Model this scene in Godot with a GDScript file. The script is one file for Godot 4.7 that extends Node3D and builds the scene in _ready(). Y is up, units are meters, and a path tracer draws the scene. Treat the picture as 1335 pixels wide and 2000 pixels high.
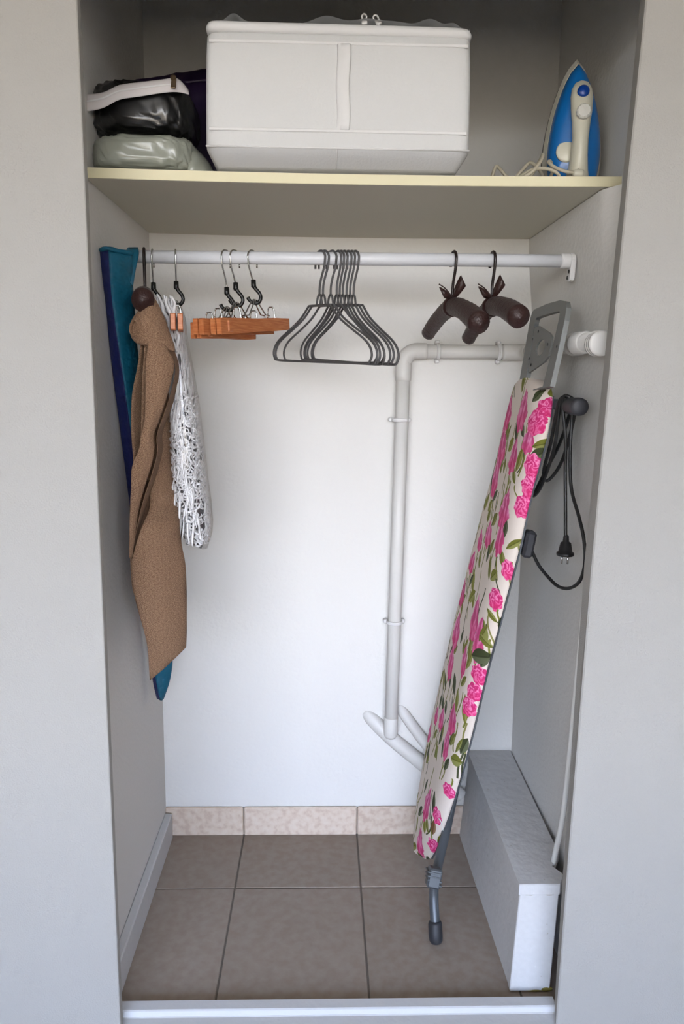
extends Node3D
# Built-in wardrobe niche. Metres, y up, the back wall is the plane z = 0, its left corner x = 0.

const RODY := 1.569
var used := {}
var M := {}
var noise := FastNoiseLite.new()
var rng := RandomNumberGenerator.new()

# ---------------------------------------------------------------- naming
func numbered(called: String) -> String:
	if not used.has(called):
		used[called] = 0
		return called
	used[called] += 1
	return "%s_%03d" % [called, used[called]]

func tag(o: Node3D, label: String, category: String, group := "") -> Node3D:
	o.set_meta("label", label)
	o.set_meta("category", category)
	if group != "":
		o.set_meta("group", group)
	return o

func thing(called: String, label: String, category: String, at: Vector3, turn := 0.0, group := "") -> Node3D:
	var o := Node3D.new()
	o.name = numbered(called)
	add_child(o)
	o.position = at
	o.rotation.y = turn
	tag(o, label, category, group)
	return o

func obj(called: String, st: SurfaceTool, m: Material, parent: Node3D = null, at := Vector3.ZERO) -> MeshInstance3D:
	st.generate_normals()
	var o := MeshInstance3D.new()
	o.mesh = st.commit()
	o.material_override = m
	if parent == null:
		o.name = numbered(called)
		add_child(o)
	else:
		o.name = called
		parent.add_child(o, true)
	o.position = at
	return o

func struct(called: String, st: SurfaceTool, m: Material) -> MeshInstance3D:
	var o := obj(called, st, m)
	o.set_meta("kind", "structure")
	return o

# ---------------------------------------------------------------- materials
func mat(called: String, c: Color, rough := 0.6, metal := 0.0) -> StandardMaterial3D:
	var m := StandardMaterial3D.new()
	m.resource_name = called
	m.albedo_color = c
	m.roughness = rough
	m.metallic = metal
	M[called] = m
	return m

func noise_tex(freq: float, octaves: int, size := 256, ramp: Gradient = null, kind := FastNoiseLite.TYPE_SIMPLEX_SMOOTH) -> NoiseTexture2D:
	var n := FastNoiseLite.new()
	n.seed = 7 + int(freq * 1000.0) + octaves
	n.noise_type = kind
	n.frequency = freq
	n.fractal_octaves = octaves
	var t := NoiseTexture2D.new()
	t.width = size
	t.height = size
	t.seamless = true
	t.noise = n
	if ramp:
		t.color_ramp = ramp
	return t

func ramp(stops: Array) -> Gradient:
	var g := Gradient.new()
	var off := PackedFloat32Array()
	var col := PackedColorArray()
	for s in stops:
		off.append(s[0])
		col.append(s[1])
	g.offsets = off
	g.colors = col
	return g

func tri(m: StandardMaterial3D, s: float) -> void:
	m.uv1_triplanar = true
	m.uv1_world_triplanar = true
	m.uv1_scale = Vector3(s, s, s)

func bump(m: StandardMaterial3D, t: Texture2D, cm: float) -> void:
	m.heightmap_enabled = true
	m.heightmap_texture = t
	m.heightmap_scale = cm

func make_materials() -> void:
	var fine := noise_tex(0.05, 3)
	var wall := mat("wall paint", Color(0.935, 0.93, 0.915), 0.75)
	tri(wall, 6.0)
	bump(wall, noise_tex(0.02, 4, 512), 0.06)
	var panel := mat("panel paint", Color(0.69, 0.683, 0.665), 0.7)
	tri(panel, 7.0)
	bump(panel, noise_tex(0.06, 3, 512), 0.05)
	mat("room paint", Color(0.62, 0.6, 0.57), 0.8)
	var gloss := mat("white gloss paint", Color(0.87, 0.875, 0.88), 0.4)
	tri(gloss, 5.0)
	bump(gloss, noise_tex(0.03, 3), 0.05)
	var chipped := mat("chipped white paint", Color(1, 1, 1), 0.6)
	tri(chipped, 2.2)
	chipped.albedo_texture = noise_tex(0.045, 4, 512, ramp([[0.0, Color(0.55, 0.5, 0.4)], [0.08, Color(0.68, 0.65, 0.58)], [0.10, Color(0.85, 0.85, 0.85)], [0.9, Color(0.87, 0.87, 0.87)], [1.0, Color(0.95, 0.95, 0.95)]]))
	bump(chipped, noise_tex(0.02, 4, 512), 0.12)
	mat("ochre stain", Color(0.5, 0.45, 0.2), 0.9)
	mat("pipe plastic", Color(0.89, 0.885, 0.87), 0.45)
	mat("rod enamel", Color(0.88, 0.89, 0.91), 0.3)
	mat("bracket plastic", Color(0.93, 0.93, 0.93), 0.4)
	mat("dark hole", Color(0.05, 0.05, 0.05), 0.8)
	var shelf := mat("cream melamine", Color(0.85, 0.835, 0.77), 0.5)
	tri(shelf, 4.0)
	bump(shelf, fine, 0.01)
	mat("cream edge band", Color(0.9, 0.87, 0.73), 0.5)
	for k in 3:
		var a: float = [0.0, 0.012, -0.014][k]
		var tile := mat("tile %d" % k, Color(1, 1, 1), 0.5)
		tri(tile, 3.1)
		tile.uv1_offset = Vector3(0.37, 0.61, 0.23) * k
		tile.albedo_texture = noise_tex(0.016 + 0.001 * k, 6, 512, ramp([[0.2, Color(0.612 + a, 0.555 + a, 0.505 + a)], [0.48, Color(0.628 + a, 0.577 + a, 0.53 + a)], [0.8, Color(0.645 + a, 0.60 + a, 0.558 + a)]]))
		bump(tile, fine, 0.02)
		var skirt := mat("skirting %d" % k, Color(1, 1, 1), 0.5)
		tri(skirt, 5.0)
		skirt.uv1_offset = Vector3(0.41, 0.13, 0.57) * k
		skirt.albedo_texture = noise_tex(0.012 + 0.001 * k, 5, 512, ramp([[0.2, Color(0.83 + a, 0.745 + a, 0.675 + a)], [0.5, Color(0.88 + a, 0.81 + a, 0.74 + a)], [0.8, Color(0.90 + a, 0.84 + a, 0.78 + a)]]))
	mat("grout", Color(0.42, 0.39, 0.36), 0.9)
	var cloth := mat("white box fabric", Color(0.86, 0.865, 0.865), 0.85)
	tri(cloth, 18.0)
	bump(cloth, noise_tex(0.03, 3), 0.04)
	mat("white piping", Color(0.9, 0.9, 0.9), 0.7)
	mat("white plastic", Color(0.88, 0.88, 0.85), 0.35)
	var black := mat("black clothes under vinyl", Color(0.014, 0.014, 0.02), 0.32)
	black.clearcoat_enabled = true
	black.clearcoat = 0.7
	black.clearcoat_roughness = 0.12
	mat("zip tape", Color(0.86, 0.84, 0.84), 0.8)
	mat("zip metal", Color(0.45, 0.38, 0.3), 0.4, 0.6)
	var poly := mat("pale polythene", Color(0.59, 0.605, 0.56), 0.28)
	poly.clearcoat_enabled = true
	poly.clearcoat = 0.6
	poly.clearcoat_roughness = 0.15
	mat("purple bag", Color(0.12, 0.04, 0.19), 0.5)
	mat("iron sole", Color(0.2, 0.19, 0.18), 0.4, 0.5)
	mat("iron skirt", Color(0.80, 0.79, 0.74), 0.4)
	var blue := mat("iron tank", Color(0.02, 0.42, 0.72), 0.22)
	blue.clearcoat_enabled = true
	blue.clearcoat = 0.5
	mat("iron white", Color(0.86, 0.85, 0.78), 0.3)
	mat("iron button", Color(0.05, 0.25, 0.6), 0.3)
	mat("iron cord", Color(0.74, 0.71, 0.63), 0.55)
	mat("chrome", Color(0.78, 0.78, 0.78), 0.22, 1.0)
	mat("black plastic", Color(0.035, 0.035, 0.035), 0.4)
	mat("grey coated wire", Color(0.33, 0.325, 0.33), 0.45)
	var wood := mat("orange wood", Color(1, 1, 1), 0.42)
	tri(wood, 1.0)
	wood.uv1_scale = Vector3(4, 40, 4)
	wood.albedo_texture = noise_tex(0.02, 4, 256, ramp([[0.2, Color(0.68, 0.38, 0.21)], [0.5, Color(0.745, 0.45, 0.27)], [0.8, Color(0.79, 0.52, 0.33)]]))
	var satin := mat("brown satin", Color(0.19, 0.105, 0.095), 0.42)
	satin.rim_enabled = true
	satin.rim = 0.25
	bump(satin, fine, 0.1)
	tri(satin, 14.0)
	mat("dark brown hook", Color(0.12, 0.07, 0.065), 0.4)
	for pair in [["teal cloth", Color(0.04, 0.36, 0.47)], ["navy cloth", Color(0.05, 0.10, 0.33)]]:
		var t := mat(pair[0], pair[1], 0.55)
		tri(t, 9.0)
		bump(t, noise_tex(0.012, 3), 0.5)
	var knit := mat("brown knit", Color(1, 1, 1), 0.95)
	tri(knit, 1.0)
	knit.uv1_scale = Vector3(12, 34, 12)
	knit.albedo_texture = noise_tex(0.09, 3, 256, ramp([[0.3, Color(0.40, 0.29, 0.215)], [0.5, Color(0.51, 0.385, 0.295)], [0.66, Color(0.66, 0.54, 0.43)]]))
	bump(knit, noise_tex(0.12, 2), 0.12)
	mat("white yarn", Color(0.95, 0.95, 0.96), 0.7)
	mat("grey yarn core", Color(0.32, 0.32, 0.335), 0.9)
	var film := mat("clear film", Color(0.97, 0.97, 0.98, 0.04), 0.08)
	film.transparency = BaseMaterial3D.TRANSPARENCY_ALPHA
	film.cull_mode = BaseMaterial3D.CULL_DISABLED
	var pane := mat("window pane", Color(0.95, 0.97, 0.97, 0.05), 0.02)
	pane.transparency = BaseMaterial3D.TRANSPARENCY_ALPHA
	mat("grey painted steel", Color(0.5, 0.51, 0.505), 0.4, 0.25)
	mat("rivet", Color(0.3, 0.3, 0.3), 0.4, 0.4)
	mat("steel tube", Color(0.36, 0.38, 0.4), 0.35, 0.3)
	mat("charcoal plastic", Color(0.19, 0.195, 0.215), 0.5)
	mat("black cable", Color(0.10, 0.10, 0.105), 0.45)
	mat("white string", Color(0.9, 0.9, 0.88), 0.8)
	var print_ := mat("rose print cotton", Color(1, 1, 1), 0.85)
	print_.albedo_texture = ImageTexture.create_from_image(rose_print())
	var ground := mat("room floor", Color(0.76, 0.71, 0.64), 0.6)
	tri(ground, 2.0)
	ground.albedo_texture = noise_tex(0.015, 3, 256, ramp([[0.2, Color(0.85, 0.83, 0.8)], [0.8, Color(1, 1, 1)]]))

# ---------------------------------------------------------------- shapes
func new_st(smooth := true) -> SurfaceTool:
	var st := SurfaceTool.new()
	st.begin(Mesh.PRIMITIVE_TRIANGLES)
	st.set_smooth_group(0 if smooth else -1)
	return st

func tri3(st: SurfaceTool, a: Vector3, b: Vector3, c: Vector3) -> void:
	if (b - a).cross(c - a).length_squared() < 1e-16:
		return
	for p in [a, b, c]:
		st.set_uv(Vector2(p.x, p.y))
		st.add_vertex(p)

func quad(st: SurfaceTool, a: Vector3, b: Vector3, c: Vector3, d: Vector3) -> void:
	tri3(st, a, b, c)
	tri3(st, a, c, d)

# chamfered box centred on t
func box(st: SurfaceTool, size: Vector3, t: Transform3D, bev := 0.002) -> void:
	st.set_smooth_group(-1)
	var h := size / 2.0
	var b: float = minf(bev, minf(h.x, minf(h.y, h.z)) * 0.9)
	var v := func(sx: int, sy: int, sz: int, axis: int) -> Vector3:
		var p := Vector3(sx * h.x, sy * h.y, sz * h.z)
		for k in 3:
			if k != axis:
				p[k] -= signf(p[k]) * b
		return t * p
	for axis in 3:
		var j := (axis + 1) % 3
		var k := (axis + 2) % 3
		for s in [-1, 1]:
			var c := []
			for q in [[-1, -1], [1, -1], [1, 1], [-1, 1]]:
				var g := [0, 0, 0]
				g[axis] = s
				g[j] = q[0]
				g[k] = q[1]
				c.append(v.call(g[0], g[1], g[2], axis))
			if s > 0:
				quad(st, c[3], c[2], c[1], c[0])
			else:
				quad(st, c[0], c[1], c[2], c[3])
	for axis in 3:
		var j := (axis + 1) % 3
		var k := (axis + 2) % 3
		for sj in [-1, 1]:
			for sk in [-1, 1]:
				var e := []
				for s in [-1, 1]:
					var g := [0, 0, 0]
					g[axis] = s
					g[j] = sj
					g[k] = sk
					e.append(v.call(g[0], g[1], g[2], j))
					e.append(v.call(g[0], g[1], g[2], k))
				if sj * sk > 0:
					quad(st, e[0], e[2], e[3], e[1])
				else:
					quad(st, e[1], e[3], e[2], e[0])
	for sx in [-1, 1]:
		for sy in [-1, 1]:
			for sz in [-1, 1]:
				var a: Vector3 = v.call(sx, sy, sz, 0)
				var b2: Vector3 = v.call(sx, sy, sz, 1)
				var c2: Vector3 = v.call(sx, sy, sz, 2)
				if sx * sy * sz > 0:
					tri3(st, a, c2, b2)
				else:
					tri3(st, a, b2, c2)

func slab_box(lo: Vector3, hi: Vector3, bev := 0.002) -> SurfaceTool:
	var st := new_st(false)
	box(st, hi - lo, Transform3D(Basis(), (lo + hi) / 2.0), bev)
	return st

# rings of equal count -> closed skin; closed joins the last point of a ring to its first
func loft(st: SurfaceTool, rings: Array, closed := true, caps := true) -> void:
	var n: int = rings[0].size()
	for i in rings.size() - 1:
		var a: PackedVector3Array = rings[i]
		var b: PackedVector3Array = rings[i + 1]
		for j in (n if closed else n - 1):
			var j2 := (j + 1) % n
			quad(st, a[j], b[j], b[j2], a[j2])
	if caps and closed:
		for e in 2:
			var r: PackedVector3Array = rings[0] if e == 0 else rings[rings.size() - 1]
			var c := Vector3.ZERO
			for p in r:
				c += p
			c /= n
			for j in n:
				if e == 0:
					tri3(st, c, r[j], r[(j + 1) % n])
				else:
					tri3(st, c, r[(j + 1) % n], r[j])

func smooth_path(pts: Array, per := 6) -> PackedVector3Array:
	var out := PackedVector3Array()
	var n := pts.size()
	for i in n - 1:
		var p0: Vector3 = pts[maxi(i - 1, 0)]
		var p1: Vector3 = pts[i]
		var p2: Vector3 = pts[i + 1]
		var p3: Vector3 = pts[mini(i + 2, n - 1)]
		for k in per:
			out.append(p1.cubic_interpolate(p2, p0, p3, float(k) / per))
	out.append(pts[n - 1])
	return out

# radius: one number, or an array of numbers laid evenly along the path; squash flattens across the frame's second axis
func tube(st: SurfaceTool, path: PackedVector3Array, radius, n := 8, caps := true, shut := false) -> void:
	var rings := []
	var m := path.size()
	var up := Vector3.ZERO
	for i in m:
		var d: Vector3
		if shut:
			d = (path[(i + 1) % m] - path[(i - 1 + m) % m]).normalized()
		else:
			d = (path[mini(i + 1, m - 1)] - path[maxi(i - 1, 0)]).normalized()
		if i == 0:
			up = (Vector3.UP if absf(d.y) < 0.9 else Vector3.RIGHT)
		up = (up - d * up.dot(d)).normalized()
		var side := d.cross(up)
		var r: float
		if radius is Array:
			var f: float = float(i) / maxf(m - 1, 1) * (radius.size() - 1)
			var k := mini(int(f), radius.size() - 2)
			r = lerpf(radius[k], radius[k + 1], f - k)
		else:
			r = radius
		var ring := PackedVector3Array()
		for j in n:
			var a := -TAU * j / n
			ring.append(path[i] + (up * cos(a) + side * sin(a)) * r)
		rings.append(ring)
	if shut:
		rings.append(rings[0])
	loft(st, rings, true, caps and not shut)

func line(a: Vector3, b: Vector3) -> PackedVector3Array:
	return PackedVector3Array([a, b])

# profile of (radius, height) turned about the local y axis of t
func lathe(st: SurfaceTool, profile: Array, t: Transform3D, n := 20) -> void:
	var rings := []
	for p in profile:
		var ring := PackedVector3Array()
		for j in n:
			var a := TAU * j / n
			ring.append(t * Vector3(cos(a) * p[0], p[1], sin(a) * p[0]))
		rings.append(ring)
	loft(st, rings, true, true)

# flat outline (x, y in t's plane) with thickness along t's z, edges chamfered
func plate(st: SurfaceTool, outline: PackedVector2Array, thick: float, t: Transform3D, bev := 0.0015) -> void:
	st.set_smooth_group(-1)
	var c := Vector2.ZERO
	for p in outline:
		c += p
	c /= outline.size()
	var rings := []
	for s in [[-0.5, bev], [-0.5 + bev / thick, 0.0], [0.5 - bev / thick, 0.0], [0.5, bev]]:
		var ring := PackedVector3Array()
		for p in outline:
			var q: Vector2 = p + (c - p).normalized() * s[1]
			ring.append(t * Vector3(q.x, q.y, s[0] * thick))
		rings.append(ring)
	loft(st, rings, true, false)
	var idx := Geometry2D.triangulate_polygon(outline)
	for k in range(0, idx.size(), 3):
		tri3(st, rings[0][idx[k]], rings[0][idx[k + 1]], rings[0][idx[k + 2]])
		tri3(st, rings[3][idx[k]], rings[3][idx[k + 2]], rings[3][idx[k + 1]])

# a frame between two outlines of equal count
func frame_plate(st: SurfaceTool, outer: Array, inner: Array, thick: float, place: Callable) -> void:
	st.set_smooth_group(-1)
	var n := outer.size()
	for i in n:
		var j := (i + 1) % n
		var o1: Vector3 = place.call(outer[i], 0.0)
		var o2: Vector3 = place.call(outer[j], 0.0)
		var i1: Vector3 = place.call(inner[i], 0.0)
		var i2: Vector3 = place.call(inner[j], 0.0)
		var p1: Vector3 = place.call(outer[i], thick)
		var p2: Vector3 = place.call(outer[j], thick)
		var q1: Vector3 = place.call(inner[i], thick)
		var q2: Vector3 = place.call(inner[j], thick)
		quad(st, o1, o2, i2, i1)
		quad(st, p1, q1, q2, p2)
		quad(st, o1, p1, p2, o2)
		quad(st, i1, i2, q2, q1)

func arc(center: Vector2, r: float, a0: float, a1: float, n: int) -> Array:
	var out := []
	for i in n + 1:
		var a := deg_to_rad(lerpf(a0, a1, float(i) / n))
		out.append(center + Vector2(cos(a), sin(a)) * r)
	return out

# lumpy cushion: a rounded box pushed in and out by ridged noise
func pillow(st: SurfaceTool, at: Vector3, half: Vector3, e: float, amp: float, freq: float, seed_: int, nu := 64, nv := 32) -> void:
	st.set_smooth_group(0)
	noise.seed = seed_
	noise.frequency = 1.0
	var rings := []
	for i in nv + 1:
		var f := -PI / 2 + PI * i / nv
		var ring := PackedVector3Array()
		for j in nu:
			var a := TAU * j / nu
			var cf := signf(cos(f)) * pow(absf(cos(f)), e)
			var p := Vector3(cf * signf(cos(a)) * pow(absf(cos(a)), e), signf(sin(f)) * pow(absf(sin(f)), e), cf * signf(sin(a)) * pow(absf(sin(a)), e))
			var q := p * half
			var w := noise.get_noise_3dv((q + at) * freq)
			var w2 := 1.0 - absf(noise.get_noise_3dv((q + at) * freq * 1.9 + Vector3(9, 3, 5))) * 2.0
			q += p.normalized() * amp * (w + 0.6 * w2 - 0.3) if i > 0 and i < nv else Vector3.ZERO
			ring.append(at + q)
		rings.append(ring)
	loft(st, rings, true, true)

# ---------------------------------------------------------------- the printed cotton (flat print on the cover)
const PRINT_W := 960
const PRINT_H := 2048
func px(u: float, v: float) -> Vector2:
	return Vector2(u * 1500.0, (1.36 - v) * 1500.0)

func petal_blot(im: Image, u: float, v: float, w: float, h: float, turn: float, tulip: bool, k: int) -> void:
	var c := px(u, v)
	var rx := w * 750.0
	var ry := h * 750.0
	var reach := int(maxf(rx, ry) * 1.25)
	noise.frequency = 0.03
	for y in range(maxi(0, int(c.y) - reach), mini(PRINT_H, int(c.y) + reach)):
		for x in range(maxi(0, int(c.x) - reach), mini(PRINT_W, int(c.x) + reach)):
			var q := (Vector2(x, y) - c).rotated(-turn)
			var p := Vector2(q.x / rx, q.y / ry)
			if tulip:
				p.x /= maxf(0.15, sqrt(clampf((p.y + 1.05) / 1.3, 0.0, 1.0)))
			var r := p.length()
			var ang := p.angle()
			var lim := 0.93 + 0.07 * sin(ang * 7.0 + k) + 0.12 * noise.get_noise_2d(x * 1.4 + k * 50, y * 1.4)
			if r > lim:
				continue
			var fold := 0.5 + 0.5 * sin(ang * 4.0 + r * 9.0 + 7.0 * noise.get_noise_2d(x + k * 90, y))
			if tulip:
				fold = 0.5 + 0.5 * sin(p.x * 7.0 + 4.0 * noise.get_noise_2d(x * 0.7 + k * 90, y * 0.4))
			var col := (Color(0.76, 0.26, 0.47).lerp(Color(0.90, 0.50, 0.70), fold) if tulip else Color(0.80, 0.14, 0.42).lerp(Color(0.96, 0.45, 0.68), fold))
			col = col.lerp(Color(0.96, 0.70, 0.83), clampf((fold - 0.8) * 3.0, 0.0, 0.5))
			col = col.lerp(Color(0.86, 0.16, 0.42), clampf(p.y, 0.0, 0.35))
			im.set_pixel(x, y, col)

func leaf_blot(im: Image, u: float, v: float, length: float, width: float, turn: float, col: Color) -> void:
	var c := px(u, v)
	var l := length * 750.0
	var w := width * 750.0
	var reach := int(l) + 2
	for y in range(maxi(0, int(c.y) - reach), mini(PRINT_H, int(c.y) + reach)):
		for x in range(maxi(0, int(c.x) - reach), mini(PRINT_W, int(c.x) + reach)):
			var q := (Vector2(x, y) - c).rotated(-turn)
			var t := q.y / l
			if absf(t) < 1.0 and absf(q.x) < w * (1.0 - t * t):
				im.set_pixel(x, y, col.lightened(0.18) if q.x > w * 0.15 else (col.darkened(0.25) if absf(q.x) < 1.2 else col))

func stem_blot(im: Image, u: float, v: float, bend: float, length: float, col: Color) -> void:
	var c := px(u, v)
	for i in int(length * 1500.0):
		var t := float(i) / (length * 1500.0)
		var x := int(c.x + bend * 1500.0 * t * t + 6.0 * sin(t * 5.0 + u * 40.0))
		var y := int(c.y + i)
		for d in range(-4, 4):
			if x + d >= 0 and x + d < PRINT_W and y >= 0 and y < PRINT_H:
				im.set_pixel(x + d, y, col.lightened(0.1) if d < 0 else col)

func rose_print() -> Image:
	var im := Image.create(PRINT_W, PRINT_H, false, Image.FORMAT_RGB8)
	im.fill(Color(0.91, 0.865, 0.82))
	var olive := Color(0.44, 0.45, 0.14)
	var dark := Color(0.22, 0.25, 0.12)
	rng.seed = 21
	var face := [[0.23, 1.24, 0.07, 0.08], [0.36, 1.25, 0.075, 0.085], [0.36, 1.15, 0.06, 0.075], [0.43, 1.19, 0.05, 0.05], [0.24, 1.16, 0.07, 0.09], [0.235, 1.085, 0.06, 0.09], [0.15, 1.06, 0.05, 0.08], [0.37, 1.03, 0.07, 0.08], [0.38, 0.965, 0.05, 0.07], [0.28, 0.955, 0.06, 0.06], [0.21, 0.925, 0.05, 0.05], [0.17, 0.86, 0.05, 0.055],
		[0.13, 0.77, 0.06, 0.07], [0.31, 0.755, 0.07, 0.10], [0.15, 0.67, 0.075, 0.09], [0.16, 0.59, 0.06, 0.09], [0.29, 0.64, 0.05, 0.07], [0.36, 0.72, 0.05, 0.10], [0.06, 0.56, 0.04, 0.06], [0.18, 0.44, 0.05, 0.06], [0.115, 0.42, 0.04, 0.05], [0.07, 0.35, 0.04, 0.05], [0.29, 0.49, 0.07, 0.07], [0.28, 0.42, 0.05, 0.08], [0.21, 0.215, 0.06, 0.09], [0.2, 0.10, 0.05, 0.075]]
	for f in 230:
		var u := rng.randf_range(0.02, 0.56)
		var v := rng.randf_range(0.02, 1.33)
		stem_blot(im, u, v, rng.randf_range(-0.03, 0.03), rng.randf_range(0.03, 0.09), [olive, dark, Color(0.52, 0.5, 0.25)][f % 3])
	for f in 120:
		leaf_blot(im, rng.randf_range(0.02, 0.56), rng.randf_range(0.02, 1.33), rng.randf_range(0.035, 0.07), rng.randf_range(0.014, 0.03), rng.randf_range(-0.9, 0.9), [olive, dark, Color(0.5, 0.5, 0.16)][f % 3])
	for i in face.size():
		var f: Array = face[i]
		stem_blot(im, f[0], f[1] + f[3] * 0.4, rng.randf_range(-0.02, 0.02), f[3] + 0.05, olive)
		leaf_blot(im, f[0] + 0.03, f[1] - 0.04, 0.045, 0.02, rng.randf_range(-0.9, 0.9), [olive, dark][i % 2])
		petal_blot(im, f[0], f[1], f[2] * 1.1, f[3] * 1.2, rng.randf_range(-0.25, 0.25), true, i)
	# towards the front edge: open blooms, height along the board, width and height in metres
	var edge := [[0.487, 1.265, 0.055, 0.045], [0.47, 1.23, 0.06, 0.06], [0.482, 1.14, 0.05, 0.055], [0.478, 1.095, 0.048, 0.05], [0.468, 1.05, 0.05, 0.055], [0.455, 0.905, 0.035, 0.05], [0.428, 0.83, 0.045, 0.055], [0.405, 0.64, 0.055, 0.05], [0.398, 0.595, 0.05, 0.05], [0.39, 0.555, 0.05, 0.05], [0.355, 0.32, 0.045, 0.04], [0.3, 0.13, 0.05, 0.05], [0.315, 0.23, 0.04, 0.05]]
	for v in [[0.5, 1.19, 0.06, 0.02, 1.2, olive], [0.49, 1.165, 0.055, 0.026, 0.9, dark], [0.46, 0.965, 0.05, 0.016, 0.9, olive], [0.42, 0.79, 0.045, 0.014, -1.0, olive], [0.4, 0.74, 0.05, 0.022, 0.5, olive], [0.41, 0.725, 0.05, 0.02, -1.2, olive], [0.4, 0.685, 0.075, 0.036, 1.3, dark], [0.375, 0.45, 0.05, 0.012, 0.4, olive], [0.37, 0.41, 0.04, 0.03, 1.4, olive], [0.3, 0.19, 0.05, 0.02, 0.2, Color(0.45, 0.3, 0.15)]]:
		leaf_blot(im, v[0] - 0.024, v[1], v[2], v[3], v[4], v[5])
	for i in edge.size():
		var f: Array = edge[i]
		petal_blot(im, f[0] - 0.026, f[1], f[2] * 1.05, f[3], rng.randf_range(-0.3, 0.3), false, 40 + i)
	return im

# ---------------------------------------------------------------- things
# hook wire in the hanger's own plane: over the rod, tip on the far side
func hook_path(phi: float, r: float, drop: float, tip := 0.02) -> PackedVector3Array:
	var rx := 0.0138 / sin(phi) + r
	var ry := 0.0138 + r
	var pts := [Vector3(-rx, -tip, 0)]
	for i in 9:
		var a := PI - PI * i / 8.0
		pts.append(Vector3(cos(a) * rx, sin(a) * ry, 0))
	pts.append(Vector3(rx * 0.8, -0.02, 0))
	pts.append(Vector3(rx * 0.3, -0.04, 0))
	pts.append(Vector3(0, -0.058, 0))
	pts.append(Vector3(0, -drop, 0))
	return smooth_path(pts, 3)

func rod_at(x: float) -> Vector3:
	return Vector3(x, RODY + 0.001 * x, 0.345 + 0.026 * x)

func wire_hanger(x: float, phi_deg: float, roll: float, label: String) -> void:
	var phi := deg_to_rad(phi_deg)
	var t := thing("wire_hanger", label, "hanger", rod_at(x), -phi, "grey coated wire hangers bunched on the rod")
	t.rotation.z = roll
	var r := 0.0024
	var st := new_st()
	tube(st, hook_path(phi, r, 0.078), r, 8)
	obj("hook", st, M["grey coated wire"], t)
	st = new_st()
	for s in [-1.0, 1.0]:
		tube(st, smooth_path([Vector3(0, -0.074, 0), Vector3(s * 0.006, -0.079, 0), Vector3(s * 0.011, -0.096, 0)], 4), r, 8)
	obj("neck", st, M["grey coated wire"], t)
	st = new_st()
	var c := []
	for s in [1.0, -1.0]:
		var half := [Vector3(s * 0.006, -0.097, 0), Vector3(s * 0.038, -0.097, 0), Vector3(s * 0.046, -0.100, 0), Vector3(s * 0.075, -0.123, 0), Vector3(s * 0.12, -0.146, 0), Vector3(s * 0.168, -0.168, 0), Vector3(s * 0.19, -0.184, 0), Vector3(s * 0.1975, -0.200, 0), Vector3(s * 0.192, -0.212, 0), Vector3(s * 0.178, -0.2165, 0), Vector3(s * 0.09, -0.2175, 0)]
		if s < 0:
			half.reverse()
		c.append_array(half)
	var path := smooth_path(c, 3)
	tube(st, path, r, 8, false, true)
	obj("frame", st, M["grey coated wire"], t)

func padded_hanger(x: float, phi_deg: float, roll: float, label: String, bow: bool) -> void:
	var phi := deg_to_rad(phi_deg)
	var t := thing("padded_hanger", label, "hanger", rod_at(x), -phi, "brown satin padded hangers")
	t.rotation.z = roll
	var st := new_st()
	tube(st, hook_path(phi, 0.0032, 0.095, 0.012), 0.0032, 8)
	obj("hook", st, M["dark brown hook"], t)
	st = new_st()
	var rings := []
	var n := 40
	for i in n + 1:
		var f := -1.0 + 2.0 * i / n
		var cx := f * 0.172
		var cy := -0.098 - 0.050 * pow(absf(f), 1.6)
		var slope := -0.050 * 1.7 * pow(absf(f), 0.7) * signf(f) / 0.172
		var dir := Vector3(1, slope, 0).normalized()
		var up := Vector3(-dir.y, dir.x, 0)
		var endr := sqrt(maxf(0.0, 1.0 - pow(maxf(0.0, (absf(f) - 0.965) / 0.035), 2.0)))
		var r := (0.0190 + 0.0035 * f + 0.0012 * f * f + 0.0009 * sin(f * 70.0)) * maxf(endr, 0.05) * (0.9 if absf(f) < 0.03 else 1.0)
		var ring := PackedVector3Array()
		for j in 18:
			var a := -TAU * j / 18.0
			ring.append(Vector3(cx, cy, 0) + up * cos(a) * r + Vector3(0, 0, 1) * sin(a) * r * 0.95)
		rings.append(ring)
	loft(st, rings)
	obj("padding", st, M["brown satin"], t)
	st = new_st()
	tube(st, line(Vector3(-0.006, -0.098, 0), Vector3(0.006, -0.098, 0)), 0.0215, 18)
	obj("collar_band", st, M["brown satin"], t)
	if bow:
		st = new_st()
		# two loops and two tails of ribbon tied round the neck
		for s in [[-0.032, 0.004, 0.012], [0.016, 0.03, 0.010]]:
			var tip := Vector3(0.02, -0.074 + s[1], -s[0])
			var root := Vector3(0.003, -0.08, 0)
			var wid := Vector3(0, 0.012, 0).rotated(Vector3(1, 0, 0), 0.5)
			var loop := []
			for k in 13:
				var a := TAU * k / 12.0
				var mid := root.lerp(tip, 0.5 - 0.5 * cos(a)) + Vector3(0.009 * sin(a), 0, 0)
				var ww := wid * (0.35 + 0.65 * (0.5 - 0.5 * cos(a)))
				loop.append(PackedVector3Array([mid - ww, mid + ww, mid + ww + Vector3(0.0012, 0, 0), mid - ww + Vector3(0.0012, 0, 0)]))
			loft(st, loop)
		tube(st, smooth_path([Vector3(0.004, -0.08, 0), Vector3(0.012, -0.062, 0.02), Vector3(0.014, -0.053, 0.036)], 4), 0.0014, 6)
		lathe(st, [[0.001, -0.088], [0.008, -0.084], [0.0085, -0.077], [0.001, -0.072]], Transform3D(), 12)
		obj("ribbon_bow", st, M["brown satin"], t)

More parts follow.
